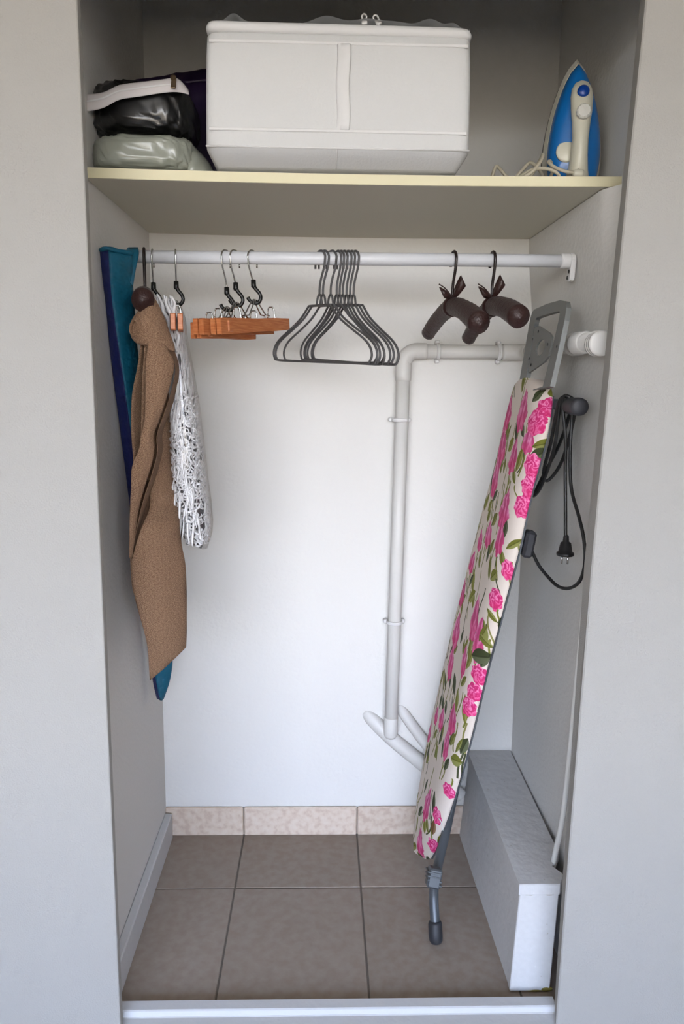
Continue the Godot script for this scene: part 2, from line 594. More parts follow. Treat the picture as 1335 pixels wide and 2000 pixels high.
# trouser clamp hanger: local +X is the end nearer the room
func clamp_hanger(x: float, phi_deg: float, mirror: bool, drop: float, near: float, far: float, roll: float, label: String, group := "wooden trouser clamp hangers") -> void:
	var phi := deg_to_rad(phi_deg)
	var turn := -phi if not mirror else phi - PI
	var t := thing("clamp_hanger", label, "hanger", rod_at(x), turn, group)
	t.rotation.z = roll
	var st := new_st()
	var r := 0.0017
	tube(st, hook_path(phi, r, drop), r, 8)
	obj("hook", st, M["chrome"], t)
	# swivel of black plastic: its plane is turned flat to the rod
	st = new_st()
	var b := Basis(Vector3.UP, -turn)
	var sgn := -1.0 if mirror else 1.0
	lathe(st, [[0.0005, -drop + 0.006], [0.0052, -drop + 0.005], [0.0056, -drop - 0.009], [0.004, -drop - 0.012]], Transform3D(), 14)
	var sw := []
	for p in [[0.0, -0.006], [0.004, -0.014], [0.012, -0.024], [0.014, -0.034], [0.008, -0.043], [-0.002, -0.043], [-0.010, -0.038], [-0.014, -0.031]]:
		sw.append(b * Vector3(p[0], p[1] - drop, 0))
	tube(st, smooth_path(sw, 4), [0.0045, 0.0042, 0.004, 0.004, 0.0042, 0.004, 0.0036, 0.0042], 10)
	obj("swivel", st, M["black plastic"], t)
	var bar_y := -drop - 0.09
	# bail: two wire loops running down to the bars
	st = new_st()
	var wr := 0.0015
	for s in [-1.0, 1.0]:
		for z in [-0.006, 0.006]:
			var c := smooth_path([Vector3(s * 0.002, -drop - 0.036, 0), Vector3(s * 0.008, -drop - 0.042, z * 0.6), Vector3(s * 0.030, -drop - 0.066, z), Vector3(s * 0.034, -drop - 0.0685, z), Vector3(s * 0.046, -drop - 0.070, z), Vector3(s * 0.048, -drop - 0.074, z), Vector3(s * 0.048, bar_y - 0.004, z)], 3)
			tube(st, c, wr, 6)
	for k in [-0.066, 0.07]:
		var e := smooth_path([Vector3(k, bar_y + 0.005, -0.011), Vector3(k, bar_y + 0.034, -0.007), Vector3(k, bar_y + 0.038, 0), Vector3(k, bar_y + 0.034, 0.007), Vector3(k, bar_y + 0.005, 0.011)], 3)
		tube(st, e, wr, 6)
	obj("wire_bail", st, M["chrome"], t)
	for z in [-1.0, 1.0]:
		st = new_st(false)
		var rings := []
		for q in [[-far, 0.0105, 0.0035], [-far + 0.003, 0.0125, 0.0048], [-0.06, 0.0145, 0.0052], [0.0, 0.0135, 0.0052], [0.06, 0.0150, 0.0054], [near - 0.003, 0.0165, 0.0054], [near, 0.0145, 0.004]]:
			var ring := PackedVector3Array()
			for c in [[-1, -1], [-1, 1], [1, 1], [1, -1]]:
				ring.append(Vector3(q[0], bar_y + c[1] * q[1], z * 0.0072 + c[0] * q[2]))
			rings.append(ring)
		loft(st, rings)
		obj("clamp_bar", st, M["orange wood"], t)
	if mirror:
		st = new_st(false)
		box(st, Vector3(0.02, 0.026, 0.03), Transform3D(Basis(), Vector3(near - 0.035, bar_y, 0)), 0.003)
		obj("hinge_block", st, M["orange wood"], t)

# sheet of cloth: stations [yl, xl, zl, yr, xr, zr, bulge]; a thin closed skin
func cloth_strip(st: SurfaceTool, stations: Array, thick := 0.006, m := 9, wob := 0.0) -> void:
	st.set_smooth_group(0)
	var rings := []
	var n := stations.size()
	for i in n - 1:
		var per := 4
		for k in (per if i < n - 2 else per + 1):
			var f := float(k) / per
			var a: Array = stations[maxi(i - 1, 0)]
			var b: Array = stations[i]
			var c: Array = stations[i + 1]
			var d: Array = stations[mini(i + 2, n - 1)]
			var s := []
			for q in 7:
				s.append(cubic_interpolate(b[q], c[q], a[q], d[q], f))
			var l := Vector3(s[1], s[0], s[2])
			var r := Vector3(s[4], s[3], s[5])
			var ring := PackedVector3Array()
			for j in m:
				var t := float(j) / (m - 1)
				var p: Vector3 = l.lerp(r, t) + Vector3(0.25, 0, 1) * s[6] * sin(PI * t)
				if wob > 0.0:
					p.z += wob * noise.get_noise_3d(p.x * 60.0, p.y * 14.0, 3.0)
				ring.append(p)
			for j in m:
				var t := 1.0 - float(j) / (m - 1)
				var p2: Vector3 = l.lerp(r, t) + Vector3(0.25, 0, 1) * s[6] * sin(PI * t)
				ring.append(p2 + Vector3(-0.3, 0, -1) * thick * (0.35 + 0.65 * sin(PI * t)))
			rings.append(ring)
	loft(st, rings, true, true)

const SLOPE := 0.157
# a point on the leaning board: height, depth, distance behind the ironing face
func bp(y: float, z: float, off := 0.0) -> Vector3:
	return Vector3(0.9 - SLOPE * (1.3 - y), y, z) + Vector3(1, -SLOPE, 0).normalized() * off

func _ready() -> void:
	# ---- camera, sky, light, exposure
	var cam := Camera3D.new()
	cam.name = "camera"
	cam.position = Vector3(0.4449, 1.3075, 2.071)
	cam.rotation = Vector3(-0.1667, -0.0276, 0.0108)
	cam.fov = 67.36
	cam.near = 0.02
	add_child(cam)
	cam.current = true
	var env := Environment.new()
	env.background_mode = Environment.BG_SKY
	var sky := Sky.new()
	var sm := ProceduralSkyMaterial.new()
	sm.sky_top_color = Color(0.56, 0.68, 0.87)
	sm.sky_horizon_color = Color(0.82, 0.812, 0.80)
	sm.sky_curve = 0.25
	sm.ground_bottom_color = Color(0.45, 0.42, 0.38)
	sm.ground_horizon_color = Color(0.70, 0.685, 0.66)
	sm.sky_energy_multiplier = 7.0
	sm.ground_energy_multiplier = 7.0
	sky.sky_material = sm
	env.sky = sky
	env.tonemap_mode = Environment.TONE_MAPPER_LINEAR
	env.tonemap_exposure = 0.225
	env.sdfgi_enabled = true
	env.ssao_enabled = true
	env.ssil_enabled = true
	var we := WorldEnvironment.new()
	we.name = "world_environment"
	we.environment = env
	add_child(we)
	var day := AreaLight3D.new()
	day.name = "window_daylight"
	day.area_size = Vector2(4.1, 1.7)
	day.area_normalize_energy = true
	day.light_energy = 6.4
	day.light_color = Color(1.0, 0.99, 0.975)
	day.position = Vector3(0.1, 1.425, 4.36)
	day.shadow_enabled = true
	day.set("area_range", 12.0)
	add_child(day)

	make_materials()
	build_shell()
	build_floor()
	build_casing_and_pipes()
	build_shelf()
	build_storage_box()
	build_bags()
	build_iron()
	build_rod()
	build_ironing_board()
	build_clothes()
	build_hangers()

func build_shell() -> void:
	struct("wall_back", slab_box(Vector3(-0.12, -0.05, -0.12), Vector3(1.16, 2.5, 0.0), 0.0005), M["wall paint"])
	struct("wall_left", slab_box(Vector3(-0.12, -0.05, 0.0), Vector3(0.0, 2.5, 0.68), 0.0005), M["wall paint"])
	# plastered right wall: leans in below the shelf, set back above it
	var st := new_st()
	var rows := [-0.02, 0.25, 0.6, 1.0, 1.3, 1.45, 1.52, 1.58, 1.63, 1.679]
	var cols := [0.0, 0.15, 0.3, 0.42, 0.515, 0.53, 0.545, 0.57, 0.6, 0.66]
	var face := func(y: float, z: float) -> Vector3:
		var top := smoothstep(1.42, 1.68, y)
		var x := 1.0 - 0.020 * top
		var cut := smoothstep(1.54, 1.63, y)
		x += cut * 0.03 * clampf((z - 0.523) / 0.06, 0.0, 1.0)
		x += 0.0015 * sin(y * 9.0 + z * 13.0) * (1.0 - top)
		return Vector3(x, y, z)
	for i in rows.size() - 1:
		for j in cols.size() - 1:
			quad(st, face.call(rows[i], cols[j]), face.call(rows[i], cols[j + 1]), face.call(rows[i + 1], cols[j + 1]), face.call(rows[i + 1], cols[j]))
	box(st, Vector3(0.1, 2.55, 0.75), Transform3D(Basis(), Vector3(1.084, 1.225, 0.3)), 0.001)
	box(st, Vector3(0.05, 0.012, 0.52), Transform3D(Basis(), Vector3(1.008, 1.673, 0.26)), 0.001)
	struct("wall_right", st, M["wall paint"])
	struct("ceiling", slab_box(Vector3(-2.7, 2.5, -0.12), Vector3(3.1, 2.6, 4.6), 0.001), M["wall paint"])
	# room-side partition left of the opening
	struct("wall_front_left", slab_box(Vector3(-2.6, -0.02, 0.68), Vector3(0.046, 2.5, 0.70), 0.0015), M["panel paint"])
	# right jamb, out of plumb, with its plastered return
	st = new_st(false)
	var prof := [[-0.02, 0.944, 0.934], [0.36, 0.9445, 0.937], [0.975, 0.947, 0.9455], [1.32, 0.9585, 0.954], [1.67, 0.971, 0.964], [1.93, 0.980, 0.973], [2.5, 0.98, 0.973]]
	var rings := []
	for p in prof:
		rings.append(PackedVector3Array([Vector3(p[1] + 0.0015, p[0], 0.652), Vector3(p[1], p[0], 0.655), Vector3(p[2], p[0], 0.697), Vector3(p[2] + 0.0025, p[0], 0.70), Vector3(2.95, p[0], 0.70), Vector3(2.95, p[0], 0.652)]))
	loft(st, rings)
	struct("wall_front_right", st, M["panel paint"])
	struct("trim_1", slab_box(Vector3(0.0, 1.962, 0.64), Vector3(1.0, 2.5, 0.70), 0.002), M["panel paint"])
	# the room behind the camera, with the window that lights it
	struct("wall_room_left", slab_box(Vector3(-2.7, -0.05, 0.66), Vector3(-2.6, 2.5, 4.52), 0.001), M["room paint"])
	struct("wall_room_right", slab_box(Vector3(2.9, -0.05, 0.60), Vector3(3.0, 2.5, 4.52), 0.001), M["room paint"])
	st = new_st(false)
	for b in [[-2.7, -0.05, 3.0, 0.55], [-2.7, 2.3, 3.0, 2.5], [-2.7, 0.55, -2.0, 2.3], [2.2, 0.55, 3.0, 2.3]]:
		box(st, Vector3(b[2] - b[0], b[3] - b[1], 0.12), Transform3D(Basis(), Vector3((b[0] + b[2]) / 2, (b[1] + b[3]) / 2, 4.46)), 0.0005)
	struct("wall_rear", st, M["room paint"])
	var win := Node3D.new()
	win.name = "window_1"
	win.position = Vector3(0.1, 0.55, 4.47)
	win.set_meta("kind", "structure")
	add_child(win)
	st = new_st(false)
	for b in [[-2.1, 0.0, -2.04, 1.75], [2.04, 0.0, 2.1, 1.75], [-0.03, 0.0, 0.03, 1.75], [-2.04, 0.0, -0.03, 0.06], [0.03, 0.0, 2.04, 0.06], [-2.04, 1.69, -0.03, 1.75], [0.03, 1.69, 2.04, 1.75]]:
		box(st, Vector3(b[2] - b[0], b[3] - b[1], 0.05), Transform3D(Basis(), Vector3((b[0] + b[2]) / 2, (b[1] + b[3]) / 2, 0)), 0.003)
	obj("window_frame", st, M["white gloss paint"], win)
	for s in [-1, 1]:
		st = new_st(false)
		box(st, Vector3(2.01, 1.63, 0.006), Transform3D(Basis(), Vector3(s * 1.035, 0.875, 0)), 0.0005)
		obj("pane", st, M["window pane"], win)

func build_floor() -> void:
	var f := Node3D.new()
	f.name = "floor"
	f.set_meta("kind", "structure")
	add_child(f)
	obj("grout_bed", slab_box(Vector3(-0.05, -0.06, 0.0), Vector3(1.05, -0.0015, 0.66), 0.0005), M["grout"], f)
	var g := 0.0022
	var xs := [-0.05, 0.2257, 0.5557, 0.8857, 1.03]
	var zs := [0.0, 0.2455, 0.66]
	for j in 2:
		for i in 4:
			obj("tile", slab_box(Vector3(xs[i] + (g if i > 0 else 0.0), -0.012, zs[j] + (g if j > 0 else 0.0)), Vector3(xs[i + 1] - g, 0.0, zs[j + 1] - g), 0.0012), M["tile %d" % ((i * 2 + j) % 3)], f)
	obj("room_boards", slab_box(Vector3(-2.7, -0.06, 0.66), Vector3(3.0, -0.004, 4.52), 0.0005), M["room floor"], f)
	# tiled skirting along the back
	var s := Node3D.new()
	s.name = "baseboard_back"
	s.set_meta("kind", "structure")
	add_child(s)
	obj("joint_filler", slab_box(Vector3(0.0, 0.0, 0.0), Vector3(0.99, 0.085, 0.005), 0.0005), M["grout"], s)
	var sx := [0.0, 0.2257, 0.5557, 0.8857]
	for i in 3:
		obj("skirting_tile", slab_box(Vector3(sx[i] + (0.0014 if i > 0 else 0.0), 0.0006, 0.001), Vector3(sx[i + 1] - 0.0014, 0.089, 0.010), 0.003), M["skirting %d" % i], s)
	# painted plank along the left wall
	var st := new_st(false)
	box(st, Vector3(0.021, 0.078, 0.62), Transform3D(Basis(), Vector3(0.0108, 0.039, 0.327)), 0.003)
	struct("baseboard_left", st, M["white gloss paint"])
	# stepped sill across the opening
	st = new_st(false)
	var rings := []
	for x in [0.0, 0.945]:
		var ring := PackedVector3Array()
		for p in [[0.634, -0.01], [0.635, 0.018], [0.637, 0.020], [0.660, 0.020], [0.663, 0.018], [0.6645, 0.0075], [0.667, 0.006], [0.76, 0.005], [0.762, -0.01]]:
			ring.append(Vector3(x, p[1], p[0]))
		rings.append(ring)
	loft(st, rings)
	struct("trim_2", st, M["white gloss paint"])

func build_casing_and_pipes() -> void:
	var t := thing("pipe_casing", "chipped white plank box boxing in pipes along the foot of the right wall", "casing", Vector3(0.93, 0, 0.3))
	var o := -t.position
	var st := new_st(false)
	# side board leaning very slightly
	var rings := []
	for z in [0.012, 0.15, 0.3, 0.45, 0.585]:
		var b: float = lerpf(0.857, 0.865, z / 0.6)
		var c: float = lerpf(0.877, 0.878, z / 0.6)
		rings.append(PackedVector3Array([Vector3(b, 0.0, z), Vector3(b + 0.02, 0.0, z), Vector3(c + 0.02, 0.234, z), Vector3(c, 0.234, z)]))
	loft(st, rings)
	obj("side_board", st, M["chipped white paint"], t, o)
	st = new_st(false)
	var top := PackedVector2Array([Vector2(0.872, 0.002), Vector2(0.997, 0.002), Vector2(0.990, 0.44), Vector2(0.990, 0.49), Vector2(0.958, 0.545), Vector2(0.975, 0.575), Vector2(0.957, 0.606), Vector2(0.870, 0.606)])
	plate(st, top, 0.026, Transform3D(Basis(Vector3(1, 0, 0), Vector3(0, 0, 1), Vector3(0, -1, 0)), Vector3(0, 0.249, 0)), 0.002)
	obj("top_board", st, M["chipped white paint"], t, o)
	st = new_st(false)
	rings = []
	for y in [0.004, 0.08, 0.16, 0.2345]:
		var f: float = y / 0.235
		rings.append(PackedVector3Array([Vector3(lerpf(0.862, 0.873, f), y, 0.586), Vector3(lerpf(0.950, 0.9575, f), y, 0.586), Vector3(lerpf(0.950, 0.9575, f), y, 0.600), Vector3(lerpf(0.948, 0.9555, f), y, 0.602), Vector3(lerpf(0.864, 0.875, f), y, 0.602), Vector3(lerpf(0.862, 0.873, f), y, 0.600)]))
	loft(st, rings)
	obj("end_board", st, M["chipped white paint"], t, o)
	st = new_st()
	for q in [[0.893, 0.2355, 0.016, 0.0022], [0.940, 0.2352, 0.012, 0.0026], [0.943, 0.006, 0.014, 0.006], [0.918, 0.003, 0.02, 0.003]]:
		pillow(st, Vector3(q[0], q[1], 0.6005), Vector3(q[2], q[3], 0.0022), 0.9, 0.0008, 90.0, 5, 16, 8)
	obj("bare_edge", st, M["ochre stain"], t, o)

	# waste pipe: up the back wall, across, round the corner and forward along the right wall
	t = thing("waste_pipe", "thick white plastic pipe rising up the back wall and turning right behind the ironing board", "pipe", Vector3(0.65, 0.32, 0.024))
	o = -t.position
	var r := 0.0182
	var zc := 0.0235
	st = new_st()
	tube(st, line(Vector3(0.6465, 0.325, zc), Vector3(0.659, 1.335, zc)), r, 20)
	obj("riser", st, M["pipe plastic"], t, o)
	st = new_st()
	lathe(st, [[0.001, -0.012], [0.014, -0.010], [0.019, -0.002], [0.020, 0.014], [0.020, 0.05], [0.018, 0.052]], Transform3D(Basis(), Vector3(0.6465, 0.322, zc)), 20)
	obj("end_cap", st, M["pipe plastic"], t, o)
	st = new_st()
	tube(st, line(Vector3(0.70, 1.3905, zc), Vector3(0.945, 1.391, zc)), r, 20)
	obj("cross_run", st, M["pipe plastic"], t, o)
	st = new_st()
	var bend := [Vector3(0.6585, 1.315, zc)]
	for a in arc(Vector2(0.692, 1.356), 0.0345, 180, 90, 6):
		bend.append(Vector3(a.x + 0.001, a.y, zc))
	bend.append(Vector3(0.718, 1.3905, zc))
	tube(st, smooth_path(bend, 3), 0.0212, 20)
	obj("elbow", st, M["pipe plastic"], t, o)
	st = new_st()
	bend = [Vector3(0.918, 1.391, zc)]
	for a in arc(Vector2(0.935, 0.064), 0.0405, -90, 0, 6):
		bend.append(Vector3(a.x, 1.391, a.y))
	bend.append(Vector3(0.9755, 1.391, 0.082))
	tube(st, smooth_path(bend, 3), 0.0212, 20)
	obj("elbow", st, M["pipe plastic"], t, o)
	st = new_st()
	tube(st, line(Vector3(0.9755, 1.391, 0.08), Vector3(0.966, 1.392, 0.60)), r, 20)
	obj("side_run", st, M["pipe plastic"], t, o)
	var along := Basis(Vector3.RIGHT, Vector3(-0.018, 0.002, 1).normalized(), Vector3(0, -1, 0))
	st = new_st()
	lathe(st, [[0.0182, 0.0], [0.0225, 0.001], [0.0240, 0.004], [0.0240, 0.012], [0.0222, 0.016], [0.0222, 0.030], [0.0240, 0.034], [0.0242, 0.042], [0.0222, 0.046], [0.0222, 0.085], [0.0182, 0.087]], Transform3D(along, Vector3(0.9697, 1.3915, 0.44)), 24)
	obj("coupler", st, M["pipe plastic"], t, o)
	st = new_st()
	lathe(st, [[0.018, 0.0], [0.0235, 0.001], [0.0235, 0.007], [0.0215, 0.008], [0.0215, 0.011], [0.0235, 0.012], [0.0235, 0.018], [0.0215, 0.019], [0.0215, 0.022], [0.0235, 0.023], [0.0235, 0.03], [0.018, 0.031]], Transform3D(along, Vector3(0.9665, 1.385, 0.588)), 24)
	obj("ribbed_sleeve", st, M["pipe plastic"], t, o)
	for c in [[0.748, 1.3905, true], [0.909, 1.3908, true], [0.6527, 1.212, false], [0.650, 0.654, false]]:
		st = new_st()
		var dir := Vector3.RIGHT if c[2] else Vector3.UP
		var out := Vector3.UP if c[2] else Vector3.RIGHT
		var at := Vector3(c[0], c[1], zc)
		var band := []
		for k in 13:
			var a := PI * k / 12.0
			band.append(at + out * cos(a) * 0.0195 + Vector3(0, 0, 1) * sin(a) * 0.0195)
		for e in [-0.004, 0.004]:
			var path := PackedVector3Array()
			for p in band:
				path.append(p + dir * e * 0.5)
			tube(st, path, 0.0032, 6)
		for s in [-1, 1]:
			box(st, Vector3(0.012, 0.012, 0.02) , Transform3D(Basis(), at + out * s * 0.024 + Vector3(0, 0, -0.0135)), 0.003)
		obj("pipe_clip", st, M["bracket plastic"], t, o)

	# two pipes coming out of the wall near the foot of the riser, plastered in and painted over
	for c in [["wide white pipe leaving the wall left of the riser's foot, sloping behind the board", [Vector3(0.578, 0.372, -0.018), Vector3(0.61, 0.342, 0.0), Vector3(0.66, 0.294, 0.006), Vector3(0.74, 0.228, 0.012), Vector3(0.82, 0.165, 0.026), Vector3(0.852, 0.135, 0.03)], 0.021], ["slimmer white pipe leaving the wall right of the riser's foot, sloping behind the board", [Vector3(0.672, 0.392, -0.014), Vector3(0.695, 0.362, 0.002), Vector3(0.74, 0.300, 0.010), Vector3(0.80, 0.225, 0.016), Vector3(0.853, 0.178, 0.022)], 0.0165]]:
		st = new_st()
		tube(st, smooth_path(c[1], 5), c[2], 16)
		var pipe := obj("wall_pipe", st, M["pipe plastic"])
		tag(pipe, c[0], "pipe")
	st = new_st()
	tube(st, smooth_path([Vector3(0.967, 0.215, 0.522), Vector3(0.967, 0.268, 0.528), Vector3(0.969, 0.40, 0.562), Vector3(0.967, 0.62, 0.592), Vector3(0.969, 0.95, 0.612), Vector3(0.975, 1.2, 0.622), Vector3(0.978, 1.36, 0.622)], 6), 0.0062, 12)
	var thin := obj("conduit", st, M["pipe plastic"])
	tag(thin, "thin white conduit running down beside the right jamb into the casing's top board", "conduit")

func build_shelf() -> void:
	var t := thing("shelf", "cream melamine shelf board sagging slightly across the top of the niche", "shelf", Vector3(0.505, 1.69, 0.27))
	var rings := []
	for i in 25:
		var x := lerpf(0.001, 1.012, i / 24.0)
		var sag := -0.0042 * (1.0 - pow(absf(2.0 * i / 24.0 - 1.0), 2.0)) + 0.001 * i / 24.0
		rings.append([x, sag])
	var st := new_st(false)
	var a := []
	var b := []
	for p in rings:
		a.append(PackedVector3Array([Vector3(p[0], 1.680 + p[1], 0.001), Vector3(p[0], 1.699 + p[1], 0.001), Vector3(p[0], 1.699 + p[1], 0.5385), Vector3(p[0], 1.680 + p[1], 0.5385)]))
		b.append(PackedVector3Array([Vector3(p[0], 1.6802 + p[1], 0.5386), Vector3(p[0], 1.6988 + p[1], 0.5386), Vector3(p[0], 1.6985 + p[1], 0.540), Vector3(p[0], 1.6805 + p[1], 0.540)]))
	loft(st, a)
	obj("board", st, M["cream melamine"], t, -t.position)
	st = new_st(false)
	loft(st, b)
	var e := obj("edge_band", st, M["cream edge band"], t, -t.position)
	e.set_meta("label", "yellowish front edge strip")

func build_storage_box() -> void:
	var t := thing("storage_box", "large white fabric storage box with zipped lid overhanging the shelf edge", "box", Vector3(0.472, 1.699, 0.38))
	var o := -t.position
	var n := 48
	var around := func(y: float, xc: float, hw: float, z0: float, z1: float, e := 0.09) -> PackedVector3Array:
		var ring := PackedVector3Array()
		for j in n:
			var ang := -TAU * (j + 0.5) / n
			var c := Vector2(cos(ang), sin(ang))
			ring.append(Vector3(xc + signf(c.x) * pow(absf(c.x), e) * hw, y, (z0 + z1) / 2 + signf(c.y) * pow(absf(c.y), e) * (z1 - z0) / 2))
		return ring
	var st := new_st()
	# body: base turned up at the front, walls a touch fuller in the middle
	var rings := []
	for q in [[1.7006, 0.2235, 0.546], [1.7022, 0.2255, 0.5505], [1.7135, 0.2325, 0.571], [1.7235, 0.2385, 0.5885], [1.7262, 0.2408, 0.5905], [1.730, 0.2412, 0.591], [1.76, 0.2408, 0.593], [1.80, 0.2402, 0.594], [1.84, 0.2395, 0.594], [1.88, 0.2385, 0.592], [1.912, 0.237, 0.590], [1.917, 0.234, 0.586], [1.918, 0.20, 0.55]]:
		rings.append(around.call(q[0] + 0.0, 0.472, q[1], 0.165, q[2]))
	loft(st, rings)
	obj("body", st, M["white box fabric"], t, o)
	# flat welts stitched across the front
	for w in [[1.9005, 0.5912, 0.460], [1.7545, 0.5932, 0.464]]:
		st = new_st(false)
		box(st, Vector3(w[2], 0.0055, 0.0022), Transform3D(Basis(), Vector3(0.472, w[0], w[1])), 0.0009)
		obj("welt", st, M["white piping"], t, o)
	st = new_st()
	rings = []
	for i in 17:
		var f := i / 16.0
		var y := lerpf(1.756, 1.899, f)
		var fz := 0.593 + 0.0012 * sin(f * PI)
		var z := fz + 0.0022 + 0.003 * sin(f * PI)
		var x0 := 0.4675 + 0.0012 * sin(f * 9.0)
		var wd := 0.0235
		rings.append(PackedVector3Array([Vector3(x0, y, fz - 0.002), Vector3(x0 + 0.001, y, z - 0.0015), Vector3(x0 + 0.006, y, z - 0.0017), Vector3(x0 + 0.008, y, z), Vector3(x0 + wd - 0.002, y, z + 0.001), Vector3(x0 + wd, y, z), Vector3(x0 + wd + 0.001, y, fz - 0.002)]))
	loft(st, rings)
	obj("pull_strap", st, M["white piping"], t, o)
	st = new_st()
	tube(st, line(Vector3(0.2335, 1.7262, 0.5895), Vector3(0.7105, 1.7262, 0.5895)), 0.0017, 8)
	tube(st, smooth_path([Vector3(0.470, 1.7255, 0.5895), Vector3(0.4695, 1.7130, 0.5715), Vector3(0.469, 1.7012, 0.549)], 4), 0.0013, 8)
	obj("bottom_seam", st, M["white piping"], t, o)
	# soft lid: a binding round the rim and slack cloth humped over what is inside
	st = new_st()
	rings = []
	for q in [[1.9135, -0.003], [1.917, 0.0015], [1.923, 0.003], [1.9295, 0.0005], [1.9315, -0.005]]:
		var ring: PackedVector3Array = around.call(q[0], 0.4725, 0.2355 + q[1], 0.163, 0.5895 + q[1], 0.08)
		for j in n:
			ring[j].y += 0.003 * (0.70 - ring[j].x) / 0.47 + 0.0012 * sin(ring[j].x * 31.0)
		rings.append(ring)
	loft(st, rings)
	obj("lid_binding", st, M["white piping"], t, o)
	st = new_st()
	var grid := []
	for i in 31:
		var z := lerpf(0.168, 0.585, i / 30.0)
		var row := PackedVector3Array()
		for j in 81:
			var x := lerpf(0.242, 0.705, j / 80.0)
			var h := 0.0
			for b in [[0.285, 0.017, 0.021], [0.445, 0.035, 0.016], [0.525, 0.06, 0.015], [0.632, 0.024, 0.021], [0.675, 0.014, 0.012], [0.57, 0.03, 0.005]]:
				h += b[2] * exp(-pow((x - b[0]) / b[1], 2.0))
			h *= smoothstep(0.0, 0.10, 0.585 - z + 0.07) * smoothstep(0.165, 0.22, z)
			row.append(Vector3(x, 1.930 + h + 0.0012 * sin(x * 90.0 + z * 30.0) + 0.0022 * (0.7 - x) / 0.45, z))
		grid.append(row)
	for i in 30:
		for j in 80:
			quad(st, grid[i][j], grid[i + 1][j], grid[i + 1][j + 1], grid[i][j + 1])
	obj("lid_cloth", st, M["white box fabric"], t, o)
	for z in [[0.517, 0.05, 0.1], [0.542, 0.55, -0.5]]:
		st = new_st()
		var bs := Basis(Vector3(0, 0, 1), z[1]) * Basis(Vector3(1, 0, 0), -0.3)
		var at := Vector3(z[0], 1.944, 0.572)
		box(st, Vector3(0.0105, 0.010, 0.006), Transform3D(bs, at), 0.0015)
		var loop := PackedVector3Array()
		for k in 12:
			var ang := TAU * k / 12.0
			loop.append(at + bs * Vector3(0.0042 * cos(ang), 0.009 + 0.006 * sin(ang), 0.001))
		tube(st, loop, 0.0016, 6, false, true)
		obj("zip_pull", st, M["white piping"], t, o)

func build_bags() -> void:
	# behind everything: a purple carrier
	var t := thing("purple_bag", "deep purple bag wedged behind the black clothes, left of the white box", "bag", Vector3(0.15, 1.70, 0.26))
	var o := -t.position
	var st := new_st()
	cloth_strip(st, [[1.70, 0.01, 0.27, 1.70, 0.228, 0.28, 0.03], [1.80, 0.01, 0.27, 1.81, 0.228, 0.28, 0.04], [1.88, 0.01, 0.26, 1.90, 0.226, 0.27, 0.035], [1.925, 0.015, 0.25, 1.955, 0.224, 0.255, 0.02], [1.955, 0.02, 0.235, 1.99, 0.222, 0.245, 0.004]], 0.10, 15, 0.016)
	obj("bag_skin", st, M["purple bag"], t, o)
	st = new_st()
	tube(st, smooth_path([Vector3(0.03, 1.928, 0.262), Vector3(0.12, 1.94, 0.272), Vector3(0.222, 1.955, 0.264)], 5), 0.004, 8)
	obj("gathered_hem", st, M["purple bag"], t, o)

	t = thing("polythene_bag", "pale grey green polythene bag of linen lying under the black clothes", "bag", Vector3(0.10, 1.70, 0.42))
	o = -t.position
	st = new_st()
	pillow(st, Vector3(0.098, 1.7365, 0.405), Vector3(0.100, 0.0345, 0.118), 0.45, 0.0065, 24.0, 4, 110, 50)
	obj("bag_skin", st, M["pale polythene"], t, o)
	st = new_st()
	cloth_strip(st, [[1.702, 0.185, 0.50, 1.702, 0.232, 0.46, 0.01], [1.72, 0.186, 0.50, 1.715, 0.229, 0.46, 0.012], [1.745, 0.184, 0.49, 1.735, 0.219, 0.45, 0.01], [1.765, 0.18, 0.47, 1.752, 0.205, 0.44, 0.004]], 0.006, 9, 0.006)
	obj("loose_corner", st, M["pale polythene"], t, o)

	t = thing("clothes_bag", "black clothes packed in a clear vinyl bag with a white zip", "bag", Vector3(0.10, 1.77, 0.42))
	o = -t.position
	st = new_st()
	pillow(st, Vector3(0.090, 1.826, 0.395), Vector3(0.094, 0.055, 0.098), 0.5, 0.008, 19.0, 11, 100, 50)
	obj("packed_clothes", st, M["black clothes under vinyl"], t, o)
	st = new_st()
	cloth_strip(st, [[1.838, -0.004, 0.500, 1.806, -0.004, 0.506, 0.003], [1.842, 0.03, 0.502, 1.812, 0.03, 0.509, 0.004], [1.856, 0.06, 0.500, 1.827, 0.062, 0.510, 0.004], [1.862, 0.10, 0.500, 1.833, 0.10, 0.511, 0.004], [1.868, 0.14, 0.498, 1.840, 0.14, 0.510, 0.004], [1.872, 0.168, 0.494, 1.844, 0.168, 0.506, 0.004], [1.858, 0.186, 0.482, 1.844, 0.190, 0.494, 0.002]], 0.003, 9)
	var z := obj("zip_tape", st, M["zip tape"], t, o)
	z.set_meta("label", "white zip tape")
	st = new_st()
	tube(st, smooth_path([Vector3(0.0, 1.824, 0.5065), Vector3(0.03, 1.829, 0.5095), Vector3(0.062, 1.842, 0.5095), Vector3(0.1, 1.848, 0.510), Vector3(0.14, 1.854, 0.5085), Vector3(0.168, 1.858, 0.505)], 5), 0.0017, 8)
	obj("zip_teeth", st, M["white piping"], t, o)
	st = new_st()
	box(st, Vector3(0.0095, 0.022, 0.003), Transform3D(Basis(Vector3(1, 0, 0), -0.5), Vector3(0.164, 1.856, 0.512)), 0.001)
	lathe(st, [[0.0008, -0.003], [0.0055, -0.002], [0.0055, 0.002], [0.0008, 0.003]], Transform3D(Basis(Vector3(1, 0, 0), 1.1), Vector3(0.163, 1.868, 0.508)), 12)
	obj("zip_pull", st, M["zip metal"], t, o)

